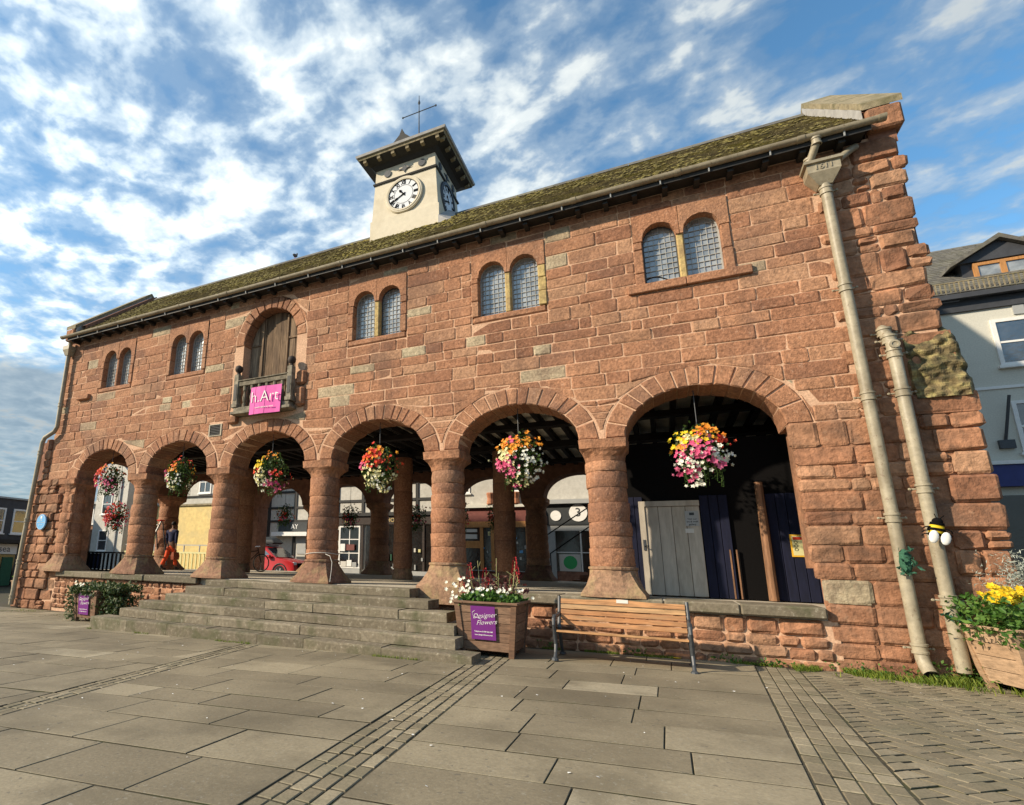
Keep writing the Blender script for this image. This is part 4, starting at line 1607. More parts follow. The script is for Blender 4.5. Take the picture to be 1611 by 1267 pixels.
def gplane(name, x0, x1, y0, y1, dz, m, n=2, kind='structure'):
    mb = MB()
    for xa, xb in zip([x0, 1.0][:1 + (x1 > 1 > x0)], ([1.0, x1] if x1 > 1 > x0 else [x1])):
        mb.poly([(xa, y0, gz(xa) + dz), (xb, y0, gz(xb) + dz), (xb, y1, gz(xb) + dz), (xa, y1, gz(xa) + dz)])
    return tag(mb.build(name, m, recalc=False), kind=kind)


mb = MB()
mb.poly([(-900, -900, -.9), (900, -900, -.9), (900, 900, -.9), (-900, 900, -.9)])
tag(mb.build('ground', m_asphalt, recalc=False), kind='structure')
mb = MB()
xs = [-45, -30, -20, -10, 1.0, 14]
for xa, xb in zip(xs[:-1], xs[1:]):
    mb.poly([(xa, -13, gz(xa) - .010), (xb, -13, gz(xb) - .010), (xb, 10.4, gz(xb) - .010), (xa, 10.4, gz(xa) - .010)])
plaza = tag(mb.build('plaza', m_joint, recalc=False), kind='structure')
mb = MB()
mb.poly([(-90, 10.4, .34), (60, 10.4, .34), (60, 90, .34), (-90, 90, .34)])
mb.poly([(-90, 10.4, -.9), (60, 10.4, -.9), (60, 10.4, .34), (-90, 10.4, .34)])
tag(mb.build('street', m_asphalt, recalc=False), kind='structure')
mb = MB()
mb.box(-60, 20, 13.4, 16.2, .2, .45)
tag(mb.build('far_pavement', m_flag), kind='structure')
mb = MB()
mb.box(-60, 20, 13.25, 13.395, .2, .455)
tag(mb.build('kerb', m_step), kind='structure')


def slab(mb, P, top, ch, rs, tilt=.003):
    """paving piece: P = 4 corner (x, y), chamfered top, open bottom"""
    n_ = len(P)
    cx = sum(p[0] for p in P) / n_
    cy = sum(p[1] for p in P) / n_
    t = [rs.uniform(-tilt, tilt) for _ in P]
    out = [(p[0], p[1], gz(p[0]) + top - ch * .8 + t[k]) for k, p in enumerate(P)]
    inn = []
    for k, p in enumerate(P):
        dx_, dy_ = cx - p[0], cy - p[1]
        inn.append((p[0] + math.copysign(min(ch, abs(dx_) * .4), dx_), p[1] + math.copysign(min(ch, abs(dy_) * .4), dy_), gz(p[0]) + top + t[k]))
    bot = [(p[0], p[1], gz(p[0]) - .022) for p in P]
    a, b, c = mb.pts(bot), mb.pts(out), mb.pts(inn)
    for k in range(n_):
        k2 = (k + 1) % n_
        mb.mi = 1
        mb.face([a[k], a[k2], b[k2], b[k]])
        mb.mi = 0
        mb.face([b[k], b[k2], c[k2], c[k]])
    mb.face(c)


bandA = lambda y: -2.38 - .0657 * (y + 7.97)
bandC = lambda y: 1.03 + .053 * (y + .38)
bandB = lambda y: -6.0 - .19 * (y + 7.2)
WA, WC_, WB = .48, .52, .31
rp = random.Random(21)
pave = []          # (mb, name, mat, weight)


def wgt(x, y):
    d = Vector((x, y, 0)) - CAMP
    if d.dot(fwd) < 0.3:
        return 0
    return 1.0 / d.length_squared


def flags(xl, xr, y0, y1, sl, rs):
    """courses whose joints run at slope sl between the lines xl(y) and xr(y)"""
    y = y0
    while y < y1:
        h = rs.uniform(.50, .74)
        yb = y + h
        xa = xl(y)
        x = xa
        first = True
        while x < xr(y) - .05:
            w = rs.uniform(.75, 1.35)
            if first:
                w *= rs.uniform(.4, 1)
            nx_ = x + w
            if xr(y) - nx_ < .5:
                nx_ = xr(y) + 5
            P = []
            for (xx, yy) in ((x, y), (nx_, y), (nx_, yb), (x, yb)):
                for _ in range(2):
                    yq_ = yy + sl * (min(max(xx, xl(yy)), xr(yy)) - xl(yy))
                    xx2 = min(max(xx, xl(yq_)), xr(yq_)) if not (first and xx == x) else xl(yq_)
                P.append((xx2, yq_))
            g = .006
            cx_, cy_ = sum(p[0] for p in P) / 4, sum(p[1] for p in P) / 4
            P = [(p[0] + math.copysign(g, cx_ - p[0]), p[1] + math.copysign(.013, cy_ - p[1])) for p in P]
            ok = cy_ < -.05 and not (-10.6 < cx_ < -3.5 and cy_ > -1.9)
            if ok and wgt(cx_, cy_) > 0 and abs(P[1][0] - P[0][0]) > .08:
                mb = MB()
                mb.tone = min(1, max(0, rs.gauss(.45, .3)))
                P = [(p[0], min(p[1], -.06)) for p in P]
                slab(mb, P, rs.uniform(-.002, .002), .004, rs, .0015)
                pave.append((mb, 'flagstone', m_flag, wgt(cx_, cy_)))
            x = nx_
            first = False
        y = yb


flags(lambda y: bandA(y) + WA + .01, lambda y: bandC(y) - .01, -9.2, 0.2, .13, random.Random(3))
flags(lambda y: bandB(y) + WB + .01, lambda y: bandA(y) - .01, -9.6, 0.4, .15, random.Random(4))
flags(lambda y: -24.0, lambda y: bandB(y) - .01, -10.0, 1.6, .12, random.Random(6))


def setts(edge, width, rows, y0, y1, rs, Lr=(.17, .30)):
    rw = width / rows
    for r in range(rows):
        y = y0 - rs.uniform(0, .2)
        while y < y1:
            L_ = rs.uniform(*Lr)
            a, b = y + .011, y + L_ - .011
            P = [(edge(a) + r * rw + .005, a), (edge(a) + (r + 1) * rw - .005, a), (edge(b) + (r + 1) * rw - .005, b), (edge(b) + r * rw + .005, b)]
            w = wgt(P[0][0], a)
            if w > 0 and b < -.06:
                mb = MB()
                mb.tone = min(1, max(0, rs.gauss(.5, .25)))
                slab(mb, P, rs.uniform(-.004, .003), .007, rs, .002)
                pave.append((mb, 'sett', m_sett, w))
            y += L_


setts(bandA, WA, 4, -8.4, -1.0, random.Random(7))
setts(bandC, WC_, 4, -6.6, -.08, random.Random(8))
setts(bandB, WB, 3, -8.2, -1.9, random.Random(9), (.2, .36))
# herringbone blocks to the right of the last band
U = .135
ca, sa = math.cos(rad(42)), math.sin(rad(42))
rh = random.Random(10)
for i in range(-70, 70):
    for j in range(-70, 70):
        v = (i - j) % 4
        if v == 0:
            R4 = [(i, j), (i + 2, j), (i + 2, j + 1), (i, j + 1)]
        elif v == 3:
            R4 = [(i, j), (i + 1, j), (i + 1, j + 2), (i, j + 2)]
        else:
            continue
        cxx = sum(p[0] for p in R4) / 4
        cyy = sum(p[1] for p in R4) / 4
        R4 = [(p[0] + math.copysign(.05, cxx - p[0]), p[1] + math.copysign(.05, cyy - p[1])) for p in R4]
        P = [(2.6 + (p[0] * ca - p[1] * sa) * U, -2.6 + (p[0] * sa + p[1] * ca) * U) for p in R4]
        c = (sum(p[0] for p in P) / 4, sum(p[1] for p in P) / 4)
        ed = bandC(c[1]) + WC_ + .01
        if c[0] < ed - .2 or c[1] > .1 or c[1] < -6.3 or c[0] > 6.5:
            continue
        for axis, lim, sg in ((0, ed + .004, 1), (1, -.07, -1)):
            Q = []
            for k in range(len(P)):
                p, q_ = P[k], P[(k + 1) % len(P)]
                a, b = (p[axis] - lim) * sg, (q_[axis] - lim) * sg
                if a >= 0:
                    Q.append(p)
                if a * b < 0:
                    t_ = a / (a - b)
                    Q.append((p[0] + (q_[0] - p[0]) * t_, p[1] + (q_[1] - p[1]) * t_))
            P = Q
            if len(P) < 3:
                break
        if len(P) < 3 or abs(sum(P[k][0] * P[(k + 1) % len(P)][1] - P[(k + 1) % len(P)][0] * P[k][1] for k in range(len(P)))) < .003:
            continue
        w = wgt(*c)
        if w <= 0:
            continue
        mb = MB()
        mb.tone = min(1, max(0, rh.gauss(.45, .22)))
        slab(mb, P, rh.uniform(-.004, .003), .007, rh, .002)
        pave.append((mb, 'paving_block', m_sett, w))
for nm, lim in (('flagstone', 290), ('sett', 298), ('paving_block', 298)):
    L_ = sorted([p for p in pave if p[1] == nm], key=lambda p: -p[3])
    for mb, n_, m_, w in L_[:lim]:
        mb.build(n_, [m_, m_joint], plaza, recalc=False)
    if len(L_) > lim:
        big = MB()
        for mb, n_, m_, w in L_[lim:]:
            o = len(big.v)
            big.v.extend(mb.v)
            big.f.extend([tuple(i + o for i in f) for f in mb.f])
            big.t.extend(mb.t)
            big.m.extend(mb.m)
        tag(big.build('distant_' + nm + 's', [L_[0][2], m_joint], plaza, recalc=False), kind='stuff')

# ------------------------------------------------------------------ steps
steps = thing('stone_steps', 'flight of worn mossy stone steps leading up to the arches', 'steps', (-7, -1.5, 0))
fr = [-.67, -1.10, -1.50, -1.77, -2.07, -2.43]
tz = [.882, .725, .562, .40, .235, .06]
xlft = [-9.75, -9.95, -10.15, -10.65, -10.9, -11.35]
xrgt = [-4.44, -3.88, -3.38, -3.16, -3.04, -2.66]
rst = random.Random(31)
for k in range(6):
    x = xlft[k]
    bk_ = -.16 if k == 0 else fr[k - 1] + .12
    z0 = (tz[k + 1] + .003 if k < 5 else -.3)
    while x < xrgt[k] - .05:
        w = rst.uniform(1.0, 1.9)
        nx_ = x + w
        if xrgt[k] - nx_ < .7:
            nx_ = xrgt[k]
        b = MB()
        b.tone = rst.random()
        n = 5
        rings = []
        f0, f1 = fr[k] + rst.uniform(-.015, .02), fr[k] + rst.uniform(-.015, .02)
        dz0, dz1 = rst.uniform(-.012, .004), rst.uniform(-.012, .004)
        for q_ in range(n + 1):
            u_ = q_ / n
            xx = x + .005 + (nx_ - x - .01) * u_
            fy = f0 + (f1 - f0) * u_ + .012 * pnoise(Vector((xx * 2.1, k * 3.3, 1)))
            zt = tz[k] + dz0 + (dz1 - dz0) * u_ + .012 * pnoise(Vector((xx * 1.3, k * 5.1, 8)))
            rd = .030 + .012 * pnoise(Vector((xx * 4, k, 4)))
            sag = (.02 if q_ in (0, n) else 0)
            rings.append([(xx, fy + .01, z0), (xx, fy + sag * .4, zt - rd * 1.1), (xx, fy + rd * .3, zt - rd * .35), (xx, fy + rd, zt - sag * .25), (xx, bk_, zt), (xx, bk_, z0)])
        b.loft(rings[::-1])
        o = b.build('step_slab', m_step, steps)
        o.matrix_parent_inverse = Matrix.Translation((7, 1.5, 0))
        x = nx_

# ------------------------------------------------------------------ bench
bench = thing('park_bench', 'wooden slatted park bench with dark iron ends below the widest arch', 'bench', (-.72, -1.0, gz(-.7)))
rb = random.Random(41)
BL = .93
def slat_at(y, z, w, t, ang, name, bow=0.0, m=None):
    b = MB()
    b.tone = rb.random()
    n = 8
    R3 = []
    for k in range(n + 1):
        x = -BL + .03 + (2 * BL - .06) * k / n
        ww = w + bow * (math.exp(-((x) / .22) ** 2))
        q_ = []
        for (a, c) in ((-.5, -.5), (.5, -.5), (.5, .5), (-.5, .5)):
            a_ = a * t
            c_ = (c * w if c < 0 else c * w + (ww - w))
            q_.append((x, y + a_ * math.cos(ang) - c_ * math.sin(ang), z + a_ * math.sin(ang) + c_ * math.cos(ang)))
        R3.append(q_)
    b.loft(R3)
    return b.build(name, m or m_slat, bench)
lean = rad(-16)
for k in range(5):
    z = .515 + k * .083
    slat_at(.10 + (z - .5) * math.tan(-lean), z, .068 if k < 4 else .075, .028, lean, 'backrest_slat', .035 if k == 4 else 0)
for k in range(5):
    slat_at(-.335 + k * .095, .425 - .012 * k, .085, .03, rad(90 - 4), 'seat_slat')
for s in (-1, 1):
    e = bpy.data.objects.new('bench_end', None)
    COL.objects.link(e)
    e.parent = bench
    x = s * BL
    b = MB()
    b.tube([(x, .30, .02), (x, .24, .12), (x, .15, .30), (x, .10, .44), (x, .16, .62), (x, .245, .92)], [.026, .026, .03, .034, .03, .026], 8)
    b.build('rear_leg', m_iron, e)
    b = MB()
    b.tube([(x, -.42, .02), (x, -.36, .10), (x, -.30, .22), (x, -.33, .34), (x, -.36, .42)], [.03, .024, .028, .032, .03], 8)
    b.lathe([(.055, 0), (.05, .03), (.02, .05)], (x, -.43, 0), 8)
    b.lathe([(.055, 0), (.05, .03), (.02, .05)], (x, .31, 0), 8)
    b.build('front_leg', m_iron, e)
    b = MB()
    b.tube([(x, -.37, .41), (x, .12, .375)], .028, 8)
    b.build('seat_support', m_iron, e)
    b = MB()
    b.tube([(x, -.36, .42), (x, -.40, .52), (x, -.38, .60), (x, -.30, .635), (x, -.05, .63), (x, .15, .66)], [.028, .026, .03, .034, .03, .022], 8)
    b.build('armrest', m_iron, e)
pl = MB()
pl.box(-.07, .10, -.003, .003, -.027, .027)
o = pl.build('name_plaque', m_paper, bench)
o.location = (.02, .193, .885)
o.rotation_euler = (lean, 0, 0)

# ------------------------------------------------------------------ planters
def planter(name, label, loc, rz, wt, wb, d, h, boards, m, sign=None, feet=.09):
    t = thing(name, label, 'planter', loc, rz)
    rr = random.Random(int(loc[0] * 100))
    for (face, half) in (('f', 0), ('b', 0), ('l', 1), ('r', 1)):
        for k in range(boards):
            z0, z1 = feet + (h - feet - .04) * k / boards + .004, feet + (h - feet - .04) * (k + 1) / boards - .004
            b = MB()
            b.tone = rr.random()
            def wat(z):
                return wb / 2 + (wt - wb) / 2 * z / h
            def dat(z):
                return d / 2 * (wb / wt) + d / 2 * (1 - wb / wt) * z / h
            P = []
            for z in (z0, z1):
                a, c = wat(z) - .02, dat(z) - .02
                th = .022
                if face == 'f':
                    P += [(-a, -c, z), (a, -c, z), (a, -c + th, z), (-a, -c + th, z)]
                elif face == 'b':
                    P += [(-a, c - th, z), (a, c - th, z), (a, c, z), (-a, c, z)]
                elif face == 'l':
                    P += [(-a, -c, z), (-a + th, -c, z), (-a + th, c, z), (-a, c, z)]
                else:
                    P += [(a - th, -c, z), (a, -c, z), (a, c, z), (a - th, c, z)]
            b.hexa(P)
            b.build('board', m, t)
    for sx in (-1, 1):
        for sy in (-1, 1):
            b = MB()
            b.tone = rr.random()
            P = []
            for z in (0, h - .038):
                a, c = wat(z), dat(z)
                x0_, x1_ = sorted((sx * a, sx * (a - .085)))
                y0_, y1_ = sorted((sy * c, sy * (c - .085)))
                P += [(x0_, y0_, z), (x1_, y0_, z), (x1_, y1_, z), (x0_, y1_, z)]
            b.hexa(P)
            b.build('corner_post', m, t)
    a, c = wt / 2 + .02, d / 2 + .02
    for (x0_, x1_, y0_, y1_) in ((-a, a, -c, -c + .075), (-a, a, c - .075, c), (-a, -a + .075, -c + .076, c - .076), (a - .075, a, -c + .076, c - .076)):
        b = MB()
        b.tone = rr.random()
        b.bbox(x0_, x1_, y0_, y1_, h - .036, h, .005)
        b.build('rim_board', m, t)
    b = MB()
    b.box(-wt / 2 + .05, wt / 2 - .05, -d / 2 + .05, d / 2 - .05, h - .12, h - .06)
    b.build('soil', m_soil, t)
    if sign:
        sw, sh_, zc, xc_ = sign
        b = MB()
        b.bbox(-sw / 2, sw / 2, -.004, .004, -sh_ / 2, sh_ / 2, .002)
        so = b.build('sign', m_purple, t)
        tl = math.atan2((wt - wb) / 2 * (d / wt), h)
        yy = -(d / 2 * (wb / wt) + d / 2 * (1 - wb / wt) * zc / h) - .010
        so.location = (xc_, yy, zc)
        so.rotation_euler = (tl, 0, 0)
        k = sw / .4
        text('Designer', .105 * k, m_white, so, facing((0.02, -.0055, .115 * k), rot=rad(6)), shear=.45, ext=.001, bold=-.0012)
        text('Flowers', .105 * k, m_white, so, facing((.05, -.0055, .012 * k), rot=rad(6)), shear=.45, ext=.001, bold=-.0012)
        text('Telephone 01989 566 448', .028 * k, m_white, so, facing((0, -.0055, -.135 * k)), ext=.001, bold=.0006)
        text('www.designerflowers.co.uk', .026 * k, m_white, so, facing((0, -.0055, -.185 * k)), ext=.001, bold=.0006)
        b = MB()
        b.tube([(-.03 * k, -.006, .058 * k), (-.155 * k, -.006, .10 * k), (-.17 * k, -.006, .16 * k), (-.13 * k, -.006, .185 * k)], .0035 * k, 4)
        b.build('flourish', m_white, so)
    return t


pc = planter('wooden_planter', 'brown wooden planter with white flowers and red plumes beside the bench', (-2.68, -1.17, gz(-2.6)), rad(1), 1.03, .86, 1.04, .85, 5, m_planter, (.40, .52, .52, -.03))
rq_ = random.Random(61)
mb = MB()
pts = []
for k in range(1700):
    x, y = rq_.uniform(-.46, .46), rq_.uniform(-.48, .45)
    z = .80 + .16 * (1 - (x / .6) ** 2) * rq_.random() ** .6 + .05 * pnoise(Vector((x * 5, y * 5, 2)))
    pts.append((x, y, z))
leaf_quads(mb, pts, .085, rq_, .2, .8)
tag(mb.build('foliage', m_leaf2, pc, recalc=False), kind='stuff')
mb = MB()
pts = [(rq_.gauss(0, .2), rq_.uniform(-.1, .45), .9 + abs(rq_.gauss(0, .16))) for k in range(260)]
leaf_quads(mb, pts, .12, rq_, .1, .4)
tag(mb.build('dark_leaves', m_purple_leaf, pc, recalc=False), kind='stuff')
mb = MB()
for k in range(90):
    x = rq_.choice([-1, 1, -1]) * abs(rq_.gauss(.2, .18))
    if k < 30:
        x = rq_.uniform(-.68, -.35)
    flower(mb, (x, rq_.uniform(-.5, .1), .93 + rq_.uniform(-.08, .14) if k >= 30 else .80 + rq_.uniform(.0, .42)), (rq_.uniform(-.5, .5), -1, .6), .034, rq_)
tag(mb.build('white_flowers', m_fl_white, pc, recalc=False), kind='stuff')
mb = MB()
for (x, y, h) in ((-.42, .1, 1.45), (-.2, .3, 1.35), (-.5, -.1, 1.2), (.36, .2, 1.55), (.32, .35, 1.4), (-.1, .1, 1.2)):
    for k in range(60):
        t_ = rq_.random()
        mb.tone = rq_.random()
        z = h - .28 * t_
        r = .05 * (.3 + t_)
        a = rq_.random() * 6.28
        p = Vector((x + r * math.cos(a), y + r * math.sin(a), z))
        i = mb.pts([p, p + Vector((.018 * math.cos(a), .018 * math.sin(a), .03)), p + Vector((-.01, .012, .04))])
        mb.face(i)
tag(mb.build('red_plumes', m_fl_dred, pc, recalc=False), kind='stuff')
mb = MB()
for (x, y, h) in ((-.42, .1, 1.4), (-.2, .3, 1.3), (-.5, -.1, 1.15), (.36, .2, 1.5), (.32, .35, 1.35), (.05, .15, 1.55), (.12, .0, 1.3), (.25, .3, 1.3), (-.3, .2, 1.5), (.42, .1, 1.25)):
    mb.tone = rq_.random()
    mb.tube([(x * .6, y * .6, .75), (x * .9, y * .9, .75 + (h - .75) * .5), (x, y, h)], .006, 4)
    for q_ in range(3):
        z = .95 + (h - 1) * rq_.random()
        mb.tube([(x * .9, y * .9, z), (x * .9 + rq_.uniform(-.12, .12), y * .9, z + .07)], .004, 4)
tag(mb.build('stems', m_plant_stem, pc, recalc=False), kind='stuff')

# ---- planter under ivy at the left
pv = planter('wooden_planter', 'wooden planter almost hidden under trailing ivy at the foot of the steps', (-12.62, -1.28, gz(-12.6)), rad(-2), .95, .80, .9, .75, 4, m_planter, (.40, .52, .43, -.02))
mb = MB()
pts = []
for k in range(4800):
    q_ = rq_.random()
    if q_ < .42:
        x, y, z = rq_.uniform(-.55, .95), rq_.uniform(-.4, .5), .72 + .22 * rq_.random() * (1 - (rq_.random() * .6))
    elif q_ < .78:
        x, y, z = rq_.uniform(.26, 1.10), rq_.uniform(-.42, .45), rq_.uniform(.05, .88)
        if x > .95 - .25 * z:
            z *= .7
    elif q_ < .93:
        x, y, z = rq_.uniform(-.72, -.30), rq_.uniform(-.50, .1), rq_.uniform(.02, .8)
    else:
        x, y, z = rq_.uniform(-.5, .4), -.46, rq_.uniform(.66, .80)
    pts.append((x, y, z))
leaf_quads(mb, pts, .075, rq_, .0, .8)
tag(mb.build('ivy', m_ivy, pv, recalc=False), kind='stuff')
mb = MB()
for k in range(8):
    flower(mb, (rq_.uniform(-.5, .1), -.42, .85 + rq_.uniform(-.05, .08)), (0, -1, .5), .04, rq_)
tag(mb.build('white_flowers', m_fl_white, pv, recalc=False), kind='stuff')

# ---- planter with yellow flowers at the right edge
py_ = planter('wooden_planter', 'pale wooden planter with yellow flowers and silver foliage by the downpipes', (4.02, -.50, 0), rad(14), 1.20, .92, .9, .78, 4, m_planter2)
mb = MB()
pts = [(rq_.uniform(-.72, .62), rq_.uniform(-.62, .4), .68 + .46 * rq_.random() - (.12 if rq_.random() < .3 else 0)) for k in range(2600)]
leaf_quads(mb, pts, .085, rq_, .1, .55)
tag(mb.build('foliage', m_leaf2, py_, recalc=False), kind='stuff')
mb = MB()
for k in range(150):
    cx_, cy_ = rq_.choice([(-.50, -.34), (-.35, -.3), (-.25, -.25), (-.42, -.1), (-.6, -.4), (.05, -.2), (.2, -.25), (.4, -.1)])
    p = Vector((cx_ + rq_.gauss(0, .05), cy_ + rq_.gauss(0, .05), 1.16 + rq_.gauss(0, .04)))
    flower(mb, p, (rq_.uniform(-.4, .4), -.8, .7), .05, rq_, 6)
    flower(mb, p + Vector((0, -.01, .01)), (rq_.uniform(-.4, .4), -.8, .7), .03, rq_, 5)
tag(mb.build('yellow_flowers', m_fl_yellow, py_, recalc=False), kind='stuff')
mb = MB()
for k in range(120):
    a = rq_.random() * 6.28
    x, y = rq_.uniform(-.15, .4), rq_.uniform(.0, .4)
    h = rq_.uniform(.4, .95)
    lx, ly = rq_.gauss(-.06, .14), rq_.gauss(-.03, .1)
    for q_ in range(22):
        t_ = q_ / 21
        p = Vector((x + lx * t_, y + ly * t_, .8 + h * t_))
        leaf_quads(mb, [p], .06, rq_, 0, .22)
tag(mb.build('silver_foliage', m_grey_leaf, py_, recalc=False), kind='stuff')

# ---- planter at the far left edge
pf = planter('wooden_planter', 'small wooden planter with pale flowers beyond the left end of the hall', (-19.7, 1.2, gz(-19)), rad(-8), 1.0, .85, .9, .75, 4, m_planter2)
mb = MB()
pts = [(rq_.uniform(-.5, .5), rq_.uniform(-.45, .4), .74 + .25 * rq_.random()) for k in range(400)]
leaf_quads(mb, pts, .09, rq_, .1, .6)
tag(mb.build('foliage', m_leaf2, pf, recalc=False), kind='stuff')
mb = MB()
for k in range(30):
    flower(mb, (rq_.uniform(-.5, .5), rq_.uniform(-.45, .1), 1.0 + rq_.uniform(-.06, .1)), (0, -1, .5), .05, rq_)
tag(mb.build('cream_flowers', m_fl_cream, pf, recalc=False), kind='stuff')

# ------------------------------------------------------------------ hanging baskets
PAL = {'r': m_fl_red, 'o': m_fl_orange, 'p': m_fl_pink, 'w': m_fl_white, 'c': m_fl_cream, 'y': m_fl_yellow}
NMS = {'r': 'red_flowers', 'o': 'orange_flowers', 'p': 'pink_flowers', 'w': 'white_flowers', 'c': 'cream_flowers', 'y': 'yellow_flowers'}


def basket(x, y, z, ztop, label, blobs, seed, s=1.0, group='hanging flower baskets in the front arches', dark=False):
    """blobs: (colour, dx, dz, spread, count) seen from the front"""
    t = thing('hanging_basket', label, 'hanging basket', (x, y, z), 0, group)
    r = random.Random(seed)
    if s == 1.0:
        s = .86
    blobs = [(q[0], q[1] * s, q[2] * s, q[3] * s, q[4]) for q in blobs]
    b = MB()
    b.lathe([(.03, -.16), (.10, -.13), (.17, -.05), (.20, .05), (.205, .07)], (0, 0, 0), 12)
    b.build('bowl', m_dark_wood, t)
    b = MB()
    b.tube([(0, 0, ztop - z), (0, 0, .55)], .008, 5)
    for k in range(3):
        a = 2 * PI * k / 3 + .4
        b.tube([(0, 0, .55), (.19 * math.cos(a), .19 * math.sin(a), .07)], .006, 4)
    b.build('hanging_chain', m_iron, t)
    def surf(dx_, dz_):
        # front surface of the flower ball
        rx, rz_ = .50 * s, .58 * s
        q_ = 1 - (dx_ / rx) ** 2 - (dz_ / rz_) ** 2
        return -.44 * s * math.sqrt(max(0.03, q_))
    mb = MB()
    pts = []
    while len(pts) < int(900 * s):
        v = Vector((r.gauss(0, 1), r.gauss(0, 1), r.gauss(0, 1))).normalized() * (r.random() ** .28)
        taper = 1.0 if v.z > -.1 else 1.0 + .55 * (v.z + .1)
        lump = 1 + .5 * pnoise(v * 2.3 + Vector((seed, 0, 0)))
        pts.append((v.x * .47 * s * taper * lump, v.y * .42 * s * taper * lump, v.z * .57 * s * lump))
    leaf_quads(mb, pts, .085 * s, r, .1, .75)
    tag(mb.build('foliage', m_leaf, t, recalc=False), kind='stuff')
    cols = {}
    for (c, dx_, dz_, sp, n) in blobs:
        mbx = cols.setdefault(c, MB())
        for k in range(n):
            ax, az = r.gauss(dx_, sp), r.gauss(dz_, sp)
            az = max(-.66 * s, min(.64 * s, az))
            lim = .52 * s * (1 if az > -.1 else 1 + .75 * (az + .1) / s)
            ax = max(-lim, min(lim, ax))
            for side in (0, 1):
                if side and r.random() < .55:
                    continue
                yy = surf(ax, az) * (-1 if side else 1) + r.uniform(-.05, .04)
                nrm = Vector((ax * 1.6, -1 if not side else 1, az * 1.2 + .15)) + Vector((r.gauss(0, .3), 0, r.gauss(0, .3)))
                flower(mbx, (ax + (.0 if not side else r.gauss(0, .1)), yy, az), nrm, r.uniform(.022, .054) * (1.1 if c in 'ropy' else .9), r)
    for c, mbx in cols.items():
        tag(mbx.build(NMS[c], PAL[c], t, recalc=False), kind='stuff')
    mb = MB()
    for k in range(14):
        a = r.random() * 6.28
        x0_, y0_ = .25 * math.cos(a), .25 * math.sin(a)
        L_ = r.uniform(.15, .35)
        p = [(x0_, y0_, -.25), (x0_ * 1.2, y0_ * 1.2, -.25 - L_ * .6), (x0_ * 1.15, y0_ * 1.15, -.3 - L_)]
        mb.tone = r.random()
        mb.tube(p, .004, 4)
        leaf_quads(mb, [Vector(p[0]).lerp(Vector(p[2]), q_ / 6) for q_ in range(7)], .05, r, 0, .6)
    tag(mb.build('trailing_stems', m_leaf, t, recalc=False), kind='stuff')
    return t


HY = .25
basket(-14.95, HY, 3.62, 4.7, 'basket mostly of red and pink flowers in the front arch nearest the blue plaque',
       [('r', -.22, .28, .12, 46), ('p', -.38, -.08, .10, 36), ('o', -.05, .38, .12, 16), ('w', .25, .15, .16, 10), ('c', .1, -.15, .18, 10), ('p', .30, -.2, .14, 18), ('r', .05, .1, .15, 14)], 1)
basket(-11.92, HY, 3.60, 4.6, 'hanging basket of orange, white and pink flowers in the arch behind which the man walks',
       [('r', .1, .42, .12, 12), ('o', .0, .22, .11, 18), ('w', -.15, -.1, .16, 34), ('p', -.35, .0, .10, 18), ('c', .0, -.25, .12, 16), ('w', .25, -.2, .1, 10)], 2)
basket(-8.72, HY, 3.53, 4.55, 'hanging basket of yellow over cream and pink flowers under the pink banner',
       [('y', -.22, .2, .1, 20), ('o', .05, .42, .12, 14), ('r', -.35, .0, .08, 10), ('c', -.1, -.12, .18, 44), ('w', -.15, -.3, .14, 26), ('p', .2, -.35, .12, 22), ('r', .38, -.05, .08, 8)], 3)
basket(-5.62, HY, 3.50, 4.55, 'hanging basket of orange-red flowers over a clean cream lower half',
       [('r', -.1, .28, .15, 46), ('o', -.05, .38, .15, 26), ('r', .25, .1, .12, 14), ('p', -.38, .02, .06, 10), ('c', .0, -.28, .2, 70), ('w', .05, -.42, .13, 22)], 4)
basket(-2.45, HY, 3.45, 4.55, 'hanging basket with orange top, cream band and pink patch above the planter beside the bench',
       [('o', .2, .42, .1, 26), ('o', -.15, .32, .12, 26), ('p', -.12, .42, .06, 8), ('c', -.22, .05, .15, 46), ('p', -.18, -.25, .12, 44), ('p', -.46, -.1, .05, 8), ('w', .28, .0, .14, 26), ('w', .32, -.3, .15, 30), ('c', .05, -.5, .08, 16)], 5)
basket(.68, HY, 3.38, 4.52, 'hanging basket with a large pink centre against the dark boarded room',
       [('o', .12, .36, .10, 30), ('y', -.05, .30, .1, 12), ('y', -.36, .28, .08, 14), ('c', -.2, .2, .1, 22), ('o', -.34, .10, .05, 10), ('r', .34, .16, .06, 10), ('p', .0, -.05, .13, 52), ('p', -.4, -.0, .06, 8),
        ('w', .28, .0, .11, 26), ('w', -.28, -.2, .09, 18), ('w', -.1, -.34, .10, 18), ('p', -.2, -.46, .08, 14), ('p', .25, -.26, .06, 10), ('w', .4, -.15, .06, 10), ('w', -.1, -.6, .06, 10)], 6)
FB = 'baskets hanging in the far arches'
for i, (x, z, lab) in enumerate([(-15.0, 3.3, 'dark green basket seen in the far arcade, left of the others'), (-11.6, 3.15, 'shaded basket in the far arch right of the parked red car'),
                                 (-8.6, 3.1, 'dark hanging basket with red flowers in the far arch before the timbered shop'), (-5.62, 3.1, 'dark basket of the far arcade seen beside the central front column'),
                                 (-4.95, 3.05, 'dark trailing basket in the far arch before the maroon shop')]):
    if i == 4:
        x = -5.35
    basket(x if i != 3 else -7.0, 9.3 + (.5 if i == 3 else 0), z, 4.5, lab, [('r', .05, .0, .2, 16), ('w', .05, .25, .25, 12), ('p', .2, -.2, .1, 8)], 20 + i, .85, FB)
basket(-17.35, 2.45, 2.72, 4.6, 'red flowering basket in the end arch at the left of the hall', [('r', .0, .05, .25, 120), ('p', .05, .0, .25, 40)], 33, .85, FB)

